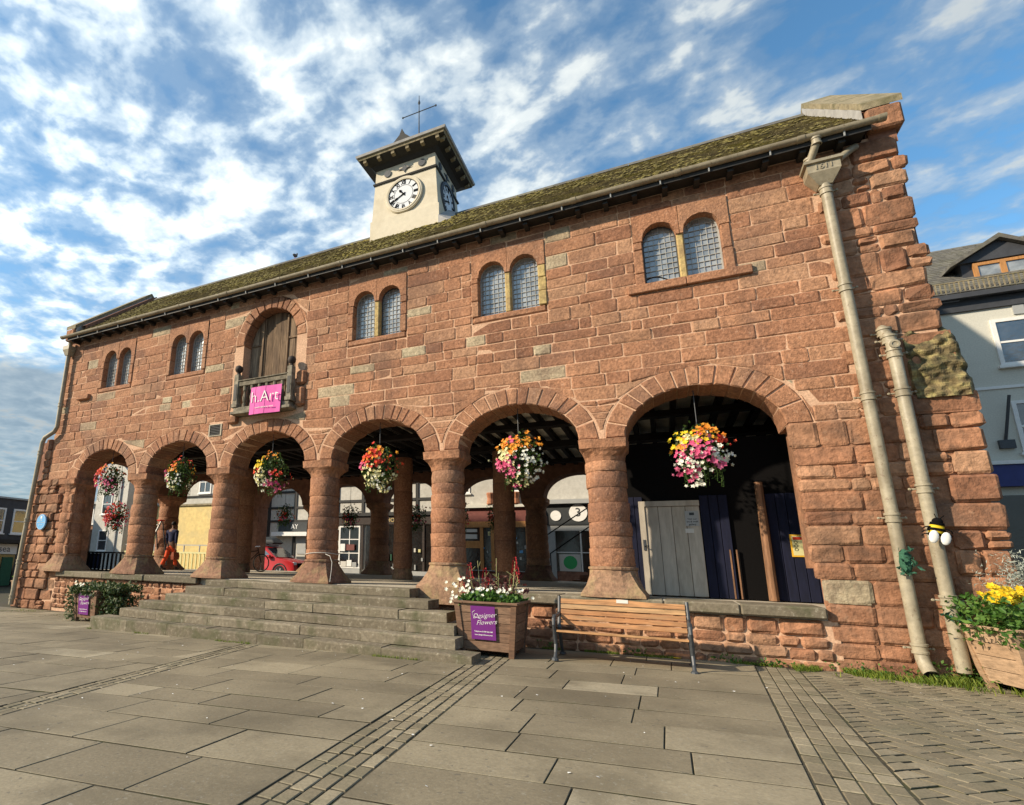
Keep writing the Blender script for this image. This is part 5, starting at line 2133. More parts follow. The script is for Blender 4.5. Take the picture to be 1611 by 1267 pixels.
# ------------------------------------------------------------------ plaque, banner, notices, ornaments on pipes
t = thing('blue_plaque', 'round blue plaque on the left end of the wall', 'plaque', (-17.36, -.19, 2.34))
b = MB()
b.lathe([(.245, 0), (.245, .03), (.235, .04), (.0, .041)], (0, 0, 0), 28)
o = b.build('disc', m_blueplaque, t)
o.matrix_local = facing((0, 0, 0))
b = MB()
for k in range(28):
    a0, a1 = 2 * PI * k / 28, 2 * PI * (k + 1) / 28
    b.poly([(r_ * math.cos(a), r_ * math.sin(a), .0425) for r_, a in ((.228, a0), (.228, a1), (.22, a1), (.22, a0))])
o = b.build('rim_line', m_white, t)
o.matrix_local = facing((0, 0, 0))
for k, s_ in enumerate(('ROSS', 'MARKET HOUSE', 'built c.1650')):
    text(s_, (.05, .048, .04)[k], m_white, t, facing((0, -.043, .05 - .07 * k)), ext=.001)
b = MB()
b.prism([(-.03, .0), (.03, .0), (.05, .06), (.0, .09), (-.05, .06)], .0425, .045, 'z')
o = b.build('crest', m_white, t)
o.matrix_local = facing((0, 0, .10))

t = thing('banner', 'bright pink banner lettered in white tied to the balcony rail', 'banner', (-8.60, -.345, 5.30))
b = MB()
n = 6
for k in range(n):
    def bp(u_, v_):
        return ((u_ - .5) * .95 + .02 * (v_ - .5), -.02 * math.sin(u_ * 5) - .0, (v_ - .5) * .72)
    b.poly([bp(k / n, 0), bp((k + 1) / n, 0), bp((k + 1) / n, 1), bp(k / n, 1)])
me_ = b.build('cloth', m_magenta, t)
sm_ = me_.modifiers.new('thick', 'SOLIDIFY')
sm_.thickness = .006
text('h.Art', .42, m_white, t, facing((0, -.032, .07)), ext=.003, bold=-.006)
text('herefordshire art week', .062, m_white, t, facing((0, -.030, -.20)), ext=.002)

t = thing('notice', 'grey paper notice on the pale door of the boarded room', 'notice', (.50, 1.288, 2.33))
b = MB()
b.box(-.12, .10, -.004, .004, -.15, .13)
b.build('sheet', m_lgrey, t)
for k, s_ in enumerate(('Visit our', 'art & craft', 'gallery')):
    text(s_, .045, m_black, t, facing((-.01, -.006, -.02 - .05 * k)), ext=.001)
b = MB()
b.prism([(-.05, .05), (.03, .05), (.03, .10), (-.05, .10)], -.0065, -.004)
b.build('emblem', m_dgrey, t)
t = tag(MB.build.__get__((lambda m: (m.box(.36, .50, 1.283, 1.293, 2.05, 2.13), m)[1])(MB()))('notice', m_paper), 'small blank paper slip below the grey notice on the pale door', 'notice')
t = thing('poster', 'yellow poster on the dark boards at the right of the boarded room', 'poster', (2.12, 1.285, 1.83))
b = MB()
b.box(-.19, .19, -.006, .006, -.19, .19)
b.build('sheet', m_yellow, t)
b = MB()
b.box(-.165, .165, -.0085, -.0065, -.165, .165)
b.build('panel', m_fl_cream, t)
b = MB()
b.prism([(-.0, -.165), (.165, -.165), (.165, .0)], -.011, -.009)
b.build('corner_flash', m_yellow, t)
b = MB()
b.box(-.15, .0, -.0105, -.0087, .10, .15)
b.box(.02, .12, -.0105, -.0087, .10, .15)
b.build('red_heading', m_fl_red, t)
for k in range(3):
    text('O', .075, m_black, t, facing((-.115, -.010, .055 - .062 * k)), ext=.001)
b = MB()
b.lathe([(.05, 0), (.001, .001)], (0, 0, 0), 14)
o = b.build('badge', m_white, t)
o.matrix_local = facing((.03, -.0105, .01))
text('OPEN', .04, m_black, t, facing((.04, -.012, .06)), ext=.001)

t = thing('bee_ornament', 'knitted black and yellow bee fixed to a downpipe', 'ornament', (3.31, -.335, 1.98))
t.rotation_euler = (0, rad(14), 0)
b = MB()
b.sphere((0, 0, .02), .085, 12, 8, (1, .8, 1.25))
b.build('body', m_fl_yellow, t, smooth=True)
for z in (.10, .02, -.05):
    b = MB()
    b.lathe([(.086 if z > .05 else .09, -.018), (.09 if z > .05 else .094, 0), (.086 if z > .05 else .09, .018)], (0, -.0, z), 14, cap=False)
    b.v = [(p[0] * (.85 if z > .05 or z < 0 else 1), p[1] * .82, p[2]) for p in b.v]
    b.build('stripe', m_black, t, smooth=True)
b = MB()
b.sphere((0, -.0, .13), .06, 10, 6)
for s_ in (-1, 1):
    b.tube([(s_ * .02, -.02, .18), (s_ * .05, -.03, .23)], .006, 4)
b.build('head', m_black, t, smooth=True)
for s_ in (-1, 1):
    b = MB()
    b.sphere((s_ * .06 + .02, -.085, -.09), .075, 10, 6, (.7, .25, 1.2))
    b.build('wing', m_white, t, smooth=True)
    b = MB()
    for k in range(3):
        b.tube([(s_ * .07, -.03, .05 - .05 * k), (s_ * .13, -.05, .03 - .05 * k), (s_ * .15, -.04, -.0 - .05 * k)], .008, 4)
    b.build('legs', m_black, t)
t = thing('knitted_ornament', 'green knitted leaf shaped ornament tied round a downpipe', 'ornament', (2.945, -.29, 1.56))
b = MB()
b.sphere((0, 0, 0), .09, 10, 8, (.75, .7, 2.0))
b.v = [(p[0] * (1 + .35 * pnoise(Vector(p) * 18)), p[1] * (1 + .35 * pnoise(Vector(p) * 15)), p[2]) for p in b.v]
b.build('body', m_knitgreen, t, smooth=True)
b = MB()
leaf_quads(b, [(rq_.uniform(-.09, .09), rq_.uniform(-.08, .0), rq_.uniform(-.18, .16)) for k in range(50)], .08, rq_, 0, .5)
tag(b.build('leaflets', m_knitgreen, t, recalc=False), kind='stuff')
mb = MB()
leaf_quads(mb, [(3.30 + rq_.uniform(-.12, .12), -.31 + rq_.uniform(-.03, .02), .86 + rq_.uniform(-.05, .05)) for k in range(26)], .09, rq_, 0, .5)
tag(mb.build('leafy_tie', m_knitgreen, recalc=False), 'small green leafy tie round the outer downpipe', 'ornament')

# ------------------------------------------------------------------ grass, weeds and litter
mb = MB()
rg = random.Random(77)
def blade(x, y, h, z0=0):
    a = rg.random() * 6.28
    w = rg.uniform(.004, .009)
    lx, ly = rg.gauss(0, .35) * h, rg.gauss(0, .35) * h
    mb.tone = rg.random()
    z = gz(x) + z0
    i = mb.pts([(x - w * math.cos(a), y - w * math.sin(a), z), (x + w * math.cos(a), y + w * math.sin(a), z), (x + lx * .5 + w * .6, y + ly * .5, z + h * .65), (x + lx, y + ly, z + h)])
    mb.face([i[0], i[1], i[2]])
    mb.face([i[0], i[2], i[3]])
for k in range(9000):
    x = rg.uniform(1.5, 4.6)
    yy = -.08 - abs(rg.gauss(0, .17 + .10 * max(0, x - 2.4)))
    d = pnoise(Vector((x * 1.8, yy * 3, 5)))
    if d < -.1 or (x < 2.1 and rg.random() < .45):
        continue
    blade(x, yy, rg.uniform(.02, .09) * (1 + (x > 2.9) * .5))
for k in range(2600):
    x = rg.uniform(-2.2, 1.6)
    d = pnoise(Vector((x * 1.4, 1, 9)))
    if d < .05:
        continue
    blade(x, -.10 - abs(rg.gauss(0, .04)), rg.uniform(.015, .05))
for k in range(1400):
    x = rg.uniform(-11.3, -2.8)
    if pnoise(Vector((x * .9, 4, 2))) < .12:
        continue
    blade(x, -2.46 - abs(rg.gauss(0, .025)), rg.uniform(.015, .05))
for k in range(900):
    x = rg.uniform(-18.5, -13.5)
    if pnoise(Vector((x * .8, 4, 7))) < .0:
        continue
    blade(x, -.35 - abs(rg.gauss(0, .35)), rg.uniform(.01, .035))
tag(mb.build('grass', m_grass, recalc=False), 'strip of short grass and weeds along the wall foot', 'grass', kind='stuff')
mb = MB()
for k in range(700):
    x = rg.choice([rg.uniform(1.9, 4.5), rg.uniform(2.9, 3.9), rg.uniform(3.3, 3.7)])
    mb.tone = rg.random()
    leaf_quads(mb, [(x, -.10 - abs(rg.gauss(0, .12)), rg.uniform(.02, .16) * (1 if x < 3 else 1.5))], .05, rg, .1, .6)
for k in range(160):
    x = rg.choice([-1.9, -.6, .75, 1.2, 1.35]) + rg.gauss(0, .12)
    leaf_quads(mb, [(x, -.12 - abs(rg.gauss(0, .05)), rg.uniform(.01, .09))], .05, rg, .1, .6)
tag(mb.build('weeds', m_leaf2, recalc=False), 'broad leaved weeds at the foot of the wall', 'weeds', kind='stuff')
mb = MB()
for (x, z) in ((3.52, .55), (3.45, .4), (3.6, .45), (3.55, .3), (3.62, .62)):
    mb.tube([(3.5, -.15, 0), (x, -.2, z)], .004, 4)
    leaf_quads(mb, [(x + rg.gauss(0, .03), -.2, z - .04 * q_) for q_ in range(6)], .10, rg, 0, .7)
tag(mb.build('weed_plant', m_leaf2, recalc=False), 'tall leafy weed growing between the outer downpipe and the pale planter', 'plant')
mb = MB()
for k in range(130):
    x, y = rg.uniform(-9, 3), rg.uniform(-7.5, -.6)
    r = rg.uniform(.006, .018)
    z = gz(x) + .004
    if -10.6 < x < -2.6 and y > -2.5:
        continue
    a = rg.random() * 6
    mb.poly([(x + r * math.cos(a + q_), y + r * math.sin(a + q_) * rg.uniform(.5, 1), z + .004 * (q_ % 2)) for q_ in (0, 1.4, 2.9, 4.4)])
tag(mb.build('litter', m_litter, recalc=False), 'scattered specks of pale litter on the paving', 'litter', kind='stuff')

# ------------------------------------------------------------------ buildings round the hall
def bpart(name, m, parent, *boxes, tone=.5):
    b = MB()
    b.tone = tone
    for q_ in boxes:
        b.box(*q_)
    return b.build(name, m, parent)


def sash(parent, x0, x1, z0, z1, y, mf, mg, rows=2, cols=1, fw=.07, sill=True, axis='y', name='window', d=1):
    """sash window facing -y (axis y) or +x (axis x: x0,x1 are y values and y is the wall's x)"""
    def B(a0, a1, b0, b1, c0, c1):
        # a along the wall, b outwards distance (positive is out), c up
        if axis == 'y':
            return (a0, a1, y - b1, y - b0, c0, c1)
        return (y + b0, y + b1, a0, a1, c0, c1)
    f = MB()
    for q_ in ((x0, x0 + fw, 0, .05, z0, z1), (x1 - fw, x1, 0, .05, z0, z1), (x0 + fw, x1 - fw, 0, .05, z0, z0 + fw), (x0 + fw, x1 - fw, 0, .05, z1 - fw, z1)):
        f.box(*B(*q_))
    for r in range(1, rows):
        z = z0 + (z1 - z0) * r / rows
        f.box(*B(x0 + fw, x1 - fw, 0, .04, z - fw * .3, z + fw * .3))
    for c in range(1, cols):
        x = x0 + (x1 - x0) * c / cols
        f.box(*B(x - fw * .3, x + fw * .3, 0, .038, z0 + fw, z1 - fw))
    w = f.build(name, mf, parent)
    g = MB()
    g.box(*B(x0 + fw, x1 - fw, .002, .012, z0 + fw, z1 - fw))
    g.build('pane', mg, w)
    if sill:
        s_ = MB()
        s_.box(*B(x0 - .06, x1 + .06, 0, .12, z0 - .07, z0 - .002))
        s_.build('sill', mf, w)
    return w


# white rendered house on the right, with a dormer
rhs = thing('rendered_house', 'white rendered house with a slate dormer roof behind the right end of the hall', 'building', (11, 10, 0))
def at0(o, t):
    o.matrix_parent_inverse = Matrix.Translation(-Vector(t.location))
    return o
class Site:
    """an Empty at a building's foot whose parts are written in world coordinates"""
    def __init__(s, t):
        s.t = t
    def add(s, *a, **k):
        return at0(bpart(a[0], a[1], s.t, *a[2:], **k), s.t)
    def put(s, o):
        return at0(o, s.t)
S_ = Site(rhs)
S_.add('wall', m_whiterender, (6.6, 18, 10.0, 17, -.2, 9.12))
S_.add('string_course', m_white, (6.6, 18, 9.965, 9.997, 6.42, 6.50))
S_.add('frieze_board', m_charcoal, (6.5, 18, 9.93, 9.997, 8.78, 9.10))
S_.add('gutter', m_charcoal, (6.4, 18.1, 9.72, 9.90, 9.12, 9.26))
b = MB()
b.hexa([(6.4, 9.75, 9.14), (18.2, 9.75, 9.14), (18.2, 13.6, 12.3), (6.4, 13.6, 12.3), (6.4, 9.75, 9.28), (18.2, 9.75, 9.28), (18.2, 13.6, 12.42), (6.4, 13.6, 12.42)])
b.hexa([(6.4, 13.6, 12.3), (18.2, 13.6, 12.3), (18.2, 17.4, 9.2), (6.4, 17.4, 9.2), (6.4, 13.6, 12.42), (18.2, 13.6, 12.42), (18.2, 17.4, 9.32), (6.4, 17.4, 9.32)])
S_.put(b.build('roof', m_slate, rhs))
b = MB()
r_ = random.Random(4)
for k in range(26):
    s0 = k / 26
    y0, z0 = 9.75 + 3.85 * s0, 9.29 + 3.14 * s0
    x = 6.4
    while x < 13.5:
        w = r_.uniform(.24, .32)
        b.tone = r_.random()
        i = b.pts([(x, y0 - .02, z0 + .02), (x + w - .008, y0 - .02, z0 + .02), (x + w - .008, y0 + .20, z0 + .165), (x, y0 + .20, z0 + .165), (x, y0 - .02, z0 + .002), (x + w - .008, y0 - .02, z0 + .002)])
        b.face([i[0], i[1], i[2], i[3]])
        b.face([i[4], i[5], i[1], i[0]])
        x += w
tag(S_.put(b.build('roof_slates', m_slate, rhs, recalc=False)), kind='stuff')
sg = MB()
for k in range(70):
    x = 6.5 + k * .1
    sg.box(x, x + .03, 9.76, 9.78, 9.29, 9.62)
sg.box(6.5, 13.6, 9.755, 9.785, 9.622, 9.65)
S_.put(sg.build('snow_guard', m_cope, rhs))
for x in (8.62, 11.2):
    S_.put(sash(rhs, x, x + 1.25, 7.05, 8.42, 10.0, m_white, m_winglass, 2, 1, .09))
    S_.put(sash(rhs, x, x + 1.25, 4.62, 6.05, 10.0, m_white, m_winglass, 2, 1, .09))
    S_.add('keystone', m_lgrey, (x + .5, x + .72, 9.96, 9.998, 8.5, 8.78))
S_.add('shop_fascia', m_bluefascia, (6.55, 18, 9.8, 9.997, 3.72, 4.3))
S_.add('fascia_cornice', m_white, (6.5, 18, 9.75, 9.997, 4.303, 4.40))
S_.add('shop_window', m_shopglass, (7.2, 12, 9.985, 9.998, .7, 3.5))
S_.add('stall_riser', m_bluefascia, (6.6, 18, 9.95, 9.997, -.1, .68))
for x in (6.7, 9.4, 12.1):
    S_.add('pilaster', m_bluefascia, (x, x + .25, 9.9, 9.997, .683, 3.715))
dm = bpy.data.objects.new('dormer', None)
COL.objects.link(dm)
dm.parent = rhs
b = MB()
b.box(8.62, 10.35, 10.75, 12.6, 9.6, 10.62)
S_d = lambda o: at0(o, rhs)
S_d(b.build('dormer_cheek', m_charcoal, dm))
b = MB()
b.prism([(8.3, 10.42), (9.48, 11.14), (10.66, 10.42), (10.66, 10.52), (9.48, 11.28), (8.3, 10.52)], 10.5, 13.0)
S_d(b.build('dormer_roof', m_slate, dm))
b = MB()
b.prism([(8.55, 10.55), (9.48, 11.12), (10.4, 10.55)], 10.66, 10.74)
S_d(b.build('dormer_gable', m_charcoal, dm))
b = MB()
for q_ in ((8.85, 8.95, 9.62, 10.50), (9.42, 9.54, 9.62, 10.50), (10.02, 10.12, 9.62, 10.50), (8.951, 9.419, 9.62, 9.72), (9.541, 10.019, 9.62, 9.72), (8.951, 9.419, 10.41, 10.50), (9.541, 10.019, 10.41, 10.50)):
    b.box(q_[0], q_[1], 10.66, 10.73, q_[2], q_[3])
S_d(b.build('dormer_frame', m_pine, dm))
b = MB()
b.box(8.95, 10.02, 10.70, 10.72, 9.72, 10.41)
S_d(b.build('dormer_pane', m_leadglass, dm))
b = MB()
b.tube([(8.35, 9.98, 4.95), (8.50, 9.66, 6.15)], .035, 6)
b.box(8.2, 8.5, 9.9, 9.998, 4.75, 4.98)
S_.put(b.build('flag_bracket', m_iron, rhs))
mb = MB()
mb.tube([(6.8, 14, 12.62), (10, 14, 12.30), (13, 14, 12.1), (17, 14, 12.3)], .014, 4)
tag(mb.build('overhead_cable', m_black), 'thin overhead cable crossing the sky above the slate roof', 'cable')

# shops along the far street -------------------------------------------------
YF = 16.3
s1 = thing('timbered_shop', 'black and white timbered shop with dark open front seen through the middle arches', 'building', (-13.6, YF, .45))
S_ = Site(s1)
S_.add('wall', m_whitewall, (-16.6, -10.35, YF, 22, .45, 7.6))
for x in (-16.55, -14.9, -14.35, -12.9, -11.6, -10.5):
    S_.add('timber', m_dark_wood, (x, x + .16, YF - .06, YF - .002, 4.02, 7.5))
for z in (4.62, 5.55, 6.5):
    S_.add('timber', m_dark_wood, (-16.6, -10.35, YF - .055, YF - .003, z, z + .14))
for x in (-13.9, -13.3, -12.5, -12.0):
    S_.add('timber', m_dark_wood, (x, x + .12, YF - .058, YF - .004, 4.03, 4.61))
S_.add('bressumer', m_dark_wood, (-16.6, -10.35, YF - .22, YF - .002, 3.82, 4.01))
S_.add('fascia', m_darkoak, (-16.6, -10.35, YF - .12, YF - .002, 3.36, 3.815))
for x, s_ in ((-15.7, 'THE'), (-13.1, 'THE HOUSE')):
    S_.put(text(s_, .30, m_gold, s1, Matrix.Translation((0, 0, 0)) @ facing((x, YF - .125, 3.58)), ext=.004))
S_.put(sash(s1, -16.3, -14.95, 1.05, 3.3, YF, m_white, m_shopglass, 3, 2, .08))
S_.add('stall_riser', m_lgrey, (-16.5, -14.9, YF - .1, YF - .002, .45, .97))
S_.add('shopfront', m_shopglass, (-14.6, -10.6, YF - .03, YF - .002, .95, 3.3))
S_.add('shop_sill', m_lgrey, (-14.6, -10.6, YF - .22, YF - .001, .45, .93))
for x in (-14.85, -13.9, -12.4, -11.2, -10.58):
    S_.add('shop_post', m_darkoak, (x, x + .12, YF - .09, YF - .032, .94, 3.34))
b = MB()
b.prism([(-16.8, 7.4), (-13.4, 10.6), (-10.1, 7.4)], YF - .3, 22.4)
S_.put(b.build('roof', m_slate, s1))
rr = random.Random(5)
for k in range(26):
    m_ = rr.choice([m_paper, m_lgrey, m_fl_cream, m_pine, m_maroon, m_blueplaque, m_knitgreen])
    x, z = rr.uniform(-14.3, -10.8), rr.choice([1.0, 1.0, 1.45, 1.9, 2.3])
    w, h = rr.uniform(.06, .16), rr.uniform(.12, .34)
    S_.add('display_item', m_, (x, x + w, YF - .13, YF - .05, z, z + h))
for k, (x, z, w, h, m_) in enumerate([(-16.1, 1.05, .35, .3, m_paper), (-15.7, 1.08, .3, .34, m_white), (-15.35, 1.05, .25, .26, m_lgrey), (-15.75, 1.95, .5, .32, m_maroon), (-16.15, 1.9, .3, .4, m_white)]):
    S_.add('display_item', m_, (x, x + w, YF - .14, YF - .06, z, z + h))

s2 = thing('maroon_shop', 'maroon shop with orange timber pilasters seen beyond the central planter', 'building', (-7.8, YF, .45))
S_ = Site(s2)
S_.add('wall', m_whitewall, (-10.34, -5.32, YF + .02, 22, .45, 7.4))
S_.add('fascia', m_maroon, (-10.34, -5.32, YF - .12, YF + .018, 3.45, 4.12))
S_.add('cornice', m_whiterender, (-10.34, -5.32, YF - .30, YF + .018, 4.123, 4.26))
S_.add('frieze', m_pine, (-10.34, -5.32, YF - .14, YF + .018, 3.16, 3.447))
S_.add('shop_window', m_shopglass, (-10.2, -5.5, YF - .02, YF + .018, 1.1, 3.158))
S_.add('stall_riser', m_maroon, (-10.34, -5.32, YF - .06, YF + .018, .45, 1.06))
S_.add('shop_sill', m_lgrey, (-10.34, -5.32, YF - .16, YF + .018, 1.062, 1.10))
for x in (-10.3, -8.1, -7.55, -5.85, -5.55):
    S_.add('pilaster', m_pine, (x, x + .16, YF - .11, YF - .022, 1.102, 3.157))
S_.add('door_panel', m_maroon, (-5.68, -5.34, YF - .09, YF - .0, 1.102, 3.157))
S_.add('window_arch', m_pine, (-9.0, -8.12, YF - .07, YF - .022, 2.15, 2.5))
S_.add('sign_plate', m_paper, (-9.1, -8.25, YF - .10, YF - .023, 2.93, 3.08))
S_.add('sign_plate', m_paper, (-9.1, -8.25, YF - .10, YF - .023, 2.60, 2.82))
for x in (-9.6, -7.0):
    S_.put(sash(s2, x, x + 1.0, 4.9, 6.5, YF + .02, m_white, m_winglass, 2, 2, .07))
for x in (-7.5, -6.25):
    b = MB()
    b.lathe([(.16, 0), (.2, .05), (.15, .3), (.2, .55), (.17, .6)], (x, YF - .18, 4.262), 10)
    S_.put(b.build('urn', m_terracotta, s2))
for k in range(18):
    x, z = rr.uniform(-8.0, -5.9), rr.uniform(1.15, 2.9)
    S_.add('display_item', rr.choice([m_paper, m_lgrey, m_blueplaque, m_dgrey, m_fl_cream]), (x, x + rr.uniform(.05, .16), YF - .06, YF - .024, z, z + rr.uniform(.05, .2)))

s3 = thing('grey_shop', 'dark grey phone shop with round white signs seen behind the iron handrail', 'building', (-3, YF, .45))
S_ = Site(s3)
S_.add('wall', m_whitewall, (-5.31, 1.2, YF + .03, 22, .45, 7.0))
S_.add('fascia', m_dgrey, (-5.31, 1.2, YF - .12, YF + .028, 3.25, 4.22))
S_.add('cornice', m_lgrey, (-5.31, 1.2, YF - .32, YF + .028, 4.223, 4.42))
S_.add('lintel', m_lgrey, (-5.0, 1.2, YF - .08, YF + .028, 2.98, 3.247))
S_.add('pilaster', m_lgrey, (-4.95, -4.5, YF - .14, YF + .028, .45, 2.977))
S_.add('stone_base', m_core, (-4.49, 1.2, YF - .1, YF + .028, .45, 1.15))
S_.add('shop_window', m_shopglass, (-4.49, 1.2, YF - .02, YF + .028, 1.152, 2.977))
S_.add('mullion', m_white, (-3.42, -3.36, YF - .06, YF - .022, 1.152, 2.977))
S_.add('transom', m_white, (-4.49, 1.2, YF - .055, YF - .0225, 1.98, 2.02))
S_.add('window_poster', m_paper, (-4.38, -3.44, YF - .04, YF - .023, 1.16, 1.92))
for (x, z, r, body, sz) in ((-3.42, 3.80, .40, '3', .55), (-4.42, 3.68, .24, 'O2', .2)):
    b = MB()
    b.lathe([(r, 0), (r, .03), (.001, .031)], (0, 0, 0), 24)
    o = b.build('sign_disc', m_white, s3)
    o.matrix_local = facing((x, YF - .125, z))
    S_.put(o)
    if body == '3':
        S_.put(text('3', sz, m_dgrey, s3, facing((x, YF - .16, z)), ext=.003, bold=.004))
for r, m_ in ((.30, m_green), (.13, m_fl_yellow)):
    b = MB()
    b.lathe([(r, 0), (.001, .001)], (0, 0, 0), 20)
    o = b.build('poster_spot', m_, s3)
    o.matrix_local = facing((-3.9, YF - .042 - (.002 if r < .2 else 0), 1.55))
    if r < .2:
        o.matrix_local = o.matrix_local @ Matrix.Diagonal((.7, 1.5, 1, 1))
    S_.put(o)
b = MB()
b.prism([(-5.2, 3.2), (-4.97, 3.2), (-4.97, 3.9), (-5.06, 4.1), (-5.2, 4.1)], YF - .30, YF - .125)
S_.put(b.build('carved_bracket', m_pine, s3))
S_.add('fluted_post', m_pine, (-5.27, -5.0, YF - .16, YF - .125, .5, 3.19))

s0 = thing('white_cottage', 'white building with dark timbers and a grey green door behind the red car', 'building', (-19.2, YF, .45))
S_ = Site(s0)
S_.add('wall', m_whitewall, (-22.0, -16.62, YF + .01, 22, .45, 6.6))
for x in (-21.5, -19.55, -17.15, -16.85):
    S_.add('timber', m_dark_wood, (x, x + .20, YF - .05, YF + .008, .45, 6.5))
for z in (3.55, 4.35, 5.3):
    S_.add('timber', m_dark_wood, (-22, -16.62, YF - .045, YF + .007, z, z + .13))
S_.add('fascia', m_dgrey, (-20.6, -17.2, YF - .09, YF + .006, 3.0, 3.54))
S_.put(text('AY', .4, m_white, s0, facing((-19.4, YF - .095, 3.27)), ext=.003))
S_.add('canopy', m_white, (-20.8, -17.2, YF - .5, YF + .006, 2.72, 2.95))
S_.add('window_board', m_lgrey, (-19.2, -17.5, YF - .03, YF + .006, 1.7, 2.7))
S_.add('panelled_riser', m_dgrey, (-19.2, -17.5, YF - .035, YF + .006, .45, 1.55))
b = MB()
b.prism([(-22.3, 6.4), (-19.3, 8.8), (-16.4, 6.4)], YF - .3, 22.4)
S_.put(b.build('roof', m_slate, s0))

# left of the hall -----------------------------------------------------------
yb = thing('yellow_building', 'yellow rendered building with white upper storey seen past the walking man', 'building', (-26, 14, 0))
S_ = Site(yb)
S_.add('wall', m_yellowwall, (-29.6, -22.2, 14, 22, -.4, 4.45))
S_.add('string_course', m_cope, (-29.6, -22.2, 13.9, 13.998, 4.453, 4.56))
S_.add('upper_wall', m_whitewall, (-29.6, -22.2, 14.05, 22, 4.562, 7.6))
S_.put(sash(yb, -27.6, -26.6, 5.2, 6.6, 14.05, m_white, m_winglass, 2, 2, .08))
S_.put(sash(yb, -25.2, -24.2, 5.2, 6.6, 14.05, m_white, m_winglass, 2, 2, .08))
S_.add('sloping_sign', m_dark_wood, (-28.5, -22.4, 13.93, 14.048, 5.0, 5.06))
b = MB()
b.hexa([(-30, 13.7, 7.6), (-22, 13.7, 7.6), (-22, 18, 10), (-30, 18, 10), (-30, 13.7, 7.7), (-22, 13.7, 7.7), (-22, 18, 10.1), (-30, 18, 10.1)])
S_.put(b.build('roof', m_slate, yb))
wg = thing('white_gabled_house', 'white gabled house seen beside the stepladder', 'building', (-31, 13, 0))
S_ = Site(wg)
b = MB()
b.prism([(-32.6, -.4), (-29.62, -.4), (-29.62, 6.4), (-31.1, 7.6), (-32.6, 6.4)], 12.4, 18)
S_.put(b.build('wall', m_whitewall, wg))
for z in (1.6, 3.9):
    S_.put(sash(wg, -31.9, -31.0, z, z + 1.3, 12.4, m_white, m_winglass, 2, 1, .07))
S_.add('downpipe', m_lgrey, (-30.3, -30.2, 12.3, 12.398, -.3, 6.2))
fnc = thing('railings', 'cream railings on a low wall in front of the yellow building', 'railing', (-25, 12.2, 0))
S_ = Site(fnc)
S_.add('plinth_wall', m_yellowwall, (-29.2, -21.6, 12.3, 12.5, -.4, .25))
for k in range(26):
    S_.add('baluster', m_fl_cream, (-29.1 + k * .29, -29.02 + k * .29, 12.36, 12.42, .252, 1.55))
S_.add('top_rail', m_fl_cream, (-29.2, -21.6, 12.33, 12.45, 1.552, 1.65))
S_.add('upper_rail', m_lgrey, (-29.2, -21.6, 12.36, 12.42, 2.0, 2.05))
for k in range(7):
    S_.add('rail_post', m_lgrey, (-29.1 + k * 1.2, -29.05 + k * 1.2, 12.36, 12.42, 1.652, 1.998))

bb = thing('brick_building', 'brown brick building with a white glazed upper storey seen through the leftmost arch', 'building', (-37, 14, 0))
S_ = Site(bb)
S_.add('wall', m_brick, (-44, -32.65, 14, 20, -.6, 3.35))
S_.add('parapet', m_white, (-44, -32.65, 13.9, 20, 3.353, 3.5))
for k in range(5):
    S_.put(sash(bb, -43.2 + k * 2.1, -41.2 + k * 2.1, 3.52, 4.75, 14.0, m_white, m_winglass, 1, 2, .12, False))
S_.add('roof', m_lgrey, (-44.3, -32.4, 13.6, 20.3, 4.76, 4.92))
S_.put(sash(bb, -41.0, -39.4, 1.3, 2.6, 14.0, m_cope, m_winglass, 1, 3, .12))
S_.put(sash(bb, -36.5, -35.3, .9, 2.2, 14.0, m_cope, m_winglass, 1, 3, .12))
S_.add('sign', m_paper, (-41.2, -39.0, 13.94, 13.998, .35, .75))

cb = thing('charcoal_building', 'charcoal clad building with white sash windows over a shop at the left edge', 'building', (-35, 6, -.5))
S_ = Site(cb)
CX_ = -34.0
S_.add('wall', m_charcoal, (-42, CX_, -2, 12.2, -.8, 4.45))
S_.add('roof_edge', m_lgrey, (-42, CX_ + .1, -2.1, 12.3, 4.452, 4.55))
for k in range(6):
    y0 = 1.0 + k * 1.42
    S_.put(sash(cb, y0, y0 + 1.0, 2.45, 3.9, CX_, m_white, m_winglass, 2, 1, .09, True, 'x'))
S_.add('shop_fascia', m_white, (CX_, CX_ + .12, -1, 8.6, 1.28, 1.85))
o = text('sea', .5, m_dgrey, cb, facing((CX_ + .125, 7.9, 1.56), (1, 0, 0)), ext=.004)
S_.put(o)
b = MB()
b.lathe([(.20, 0), (.001, .001)], (0, 0, 0), 16)
o = b.build('sign_badge', m_maroon, cb)
o.matrix_local = facing((CX_ + .123, 7.15, 1.56), (1, 0, 0))
S_.put(o)
S_.add('shopfront', m_shopglass, (CX_ + .001, CX_ + .03, -1, 8.6, -.5, 1.25))
S_.add('awning', m_dark_wood, (CX_, CX_ + .5, 4.0, 9.0, 1.9, 2.1))
S_.add('door_frame', m_knitgreen, (CX_ + .031, CX_ + .08, 7.9, 8.5, -.5, 1.1))
# street furniture by the left edge
t = thing('cafe_screen', 'dark cafe screen standing in the leftmost arch', 'barrier', (-15.6, .9, .875))
for k in range(9):
    b = MB()
    b.bbox(-.82 + k * .19, -.76 + k * .19, -.02, .02, .05, .55, .004)
    b.build('bar', m_black, t)
b = MB()
b.bbox(-.86, .86, -.03, .03, .552, .60, .004)
b.box(-.86, .86, -.03, .03, .0, .05)
b.build('frame', m_black, t)
b = MB()
b.box(-.84, -.2, .025, .04, .08, .54)
b.build('panel', m_navy, t)

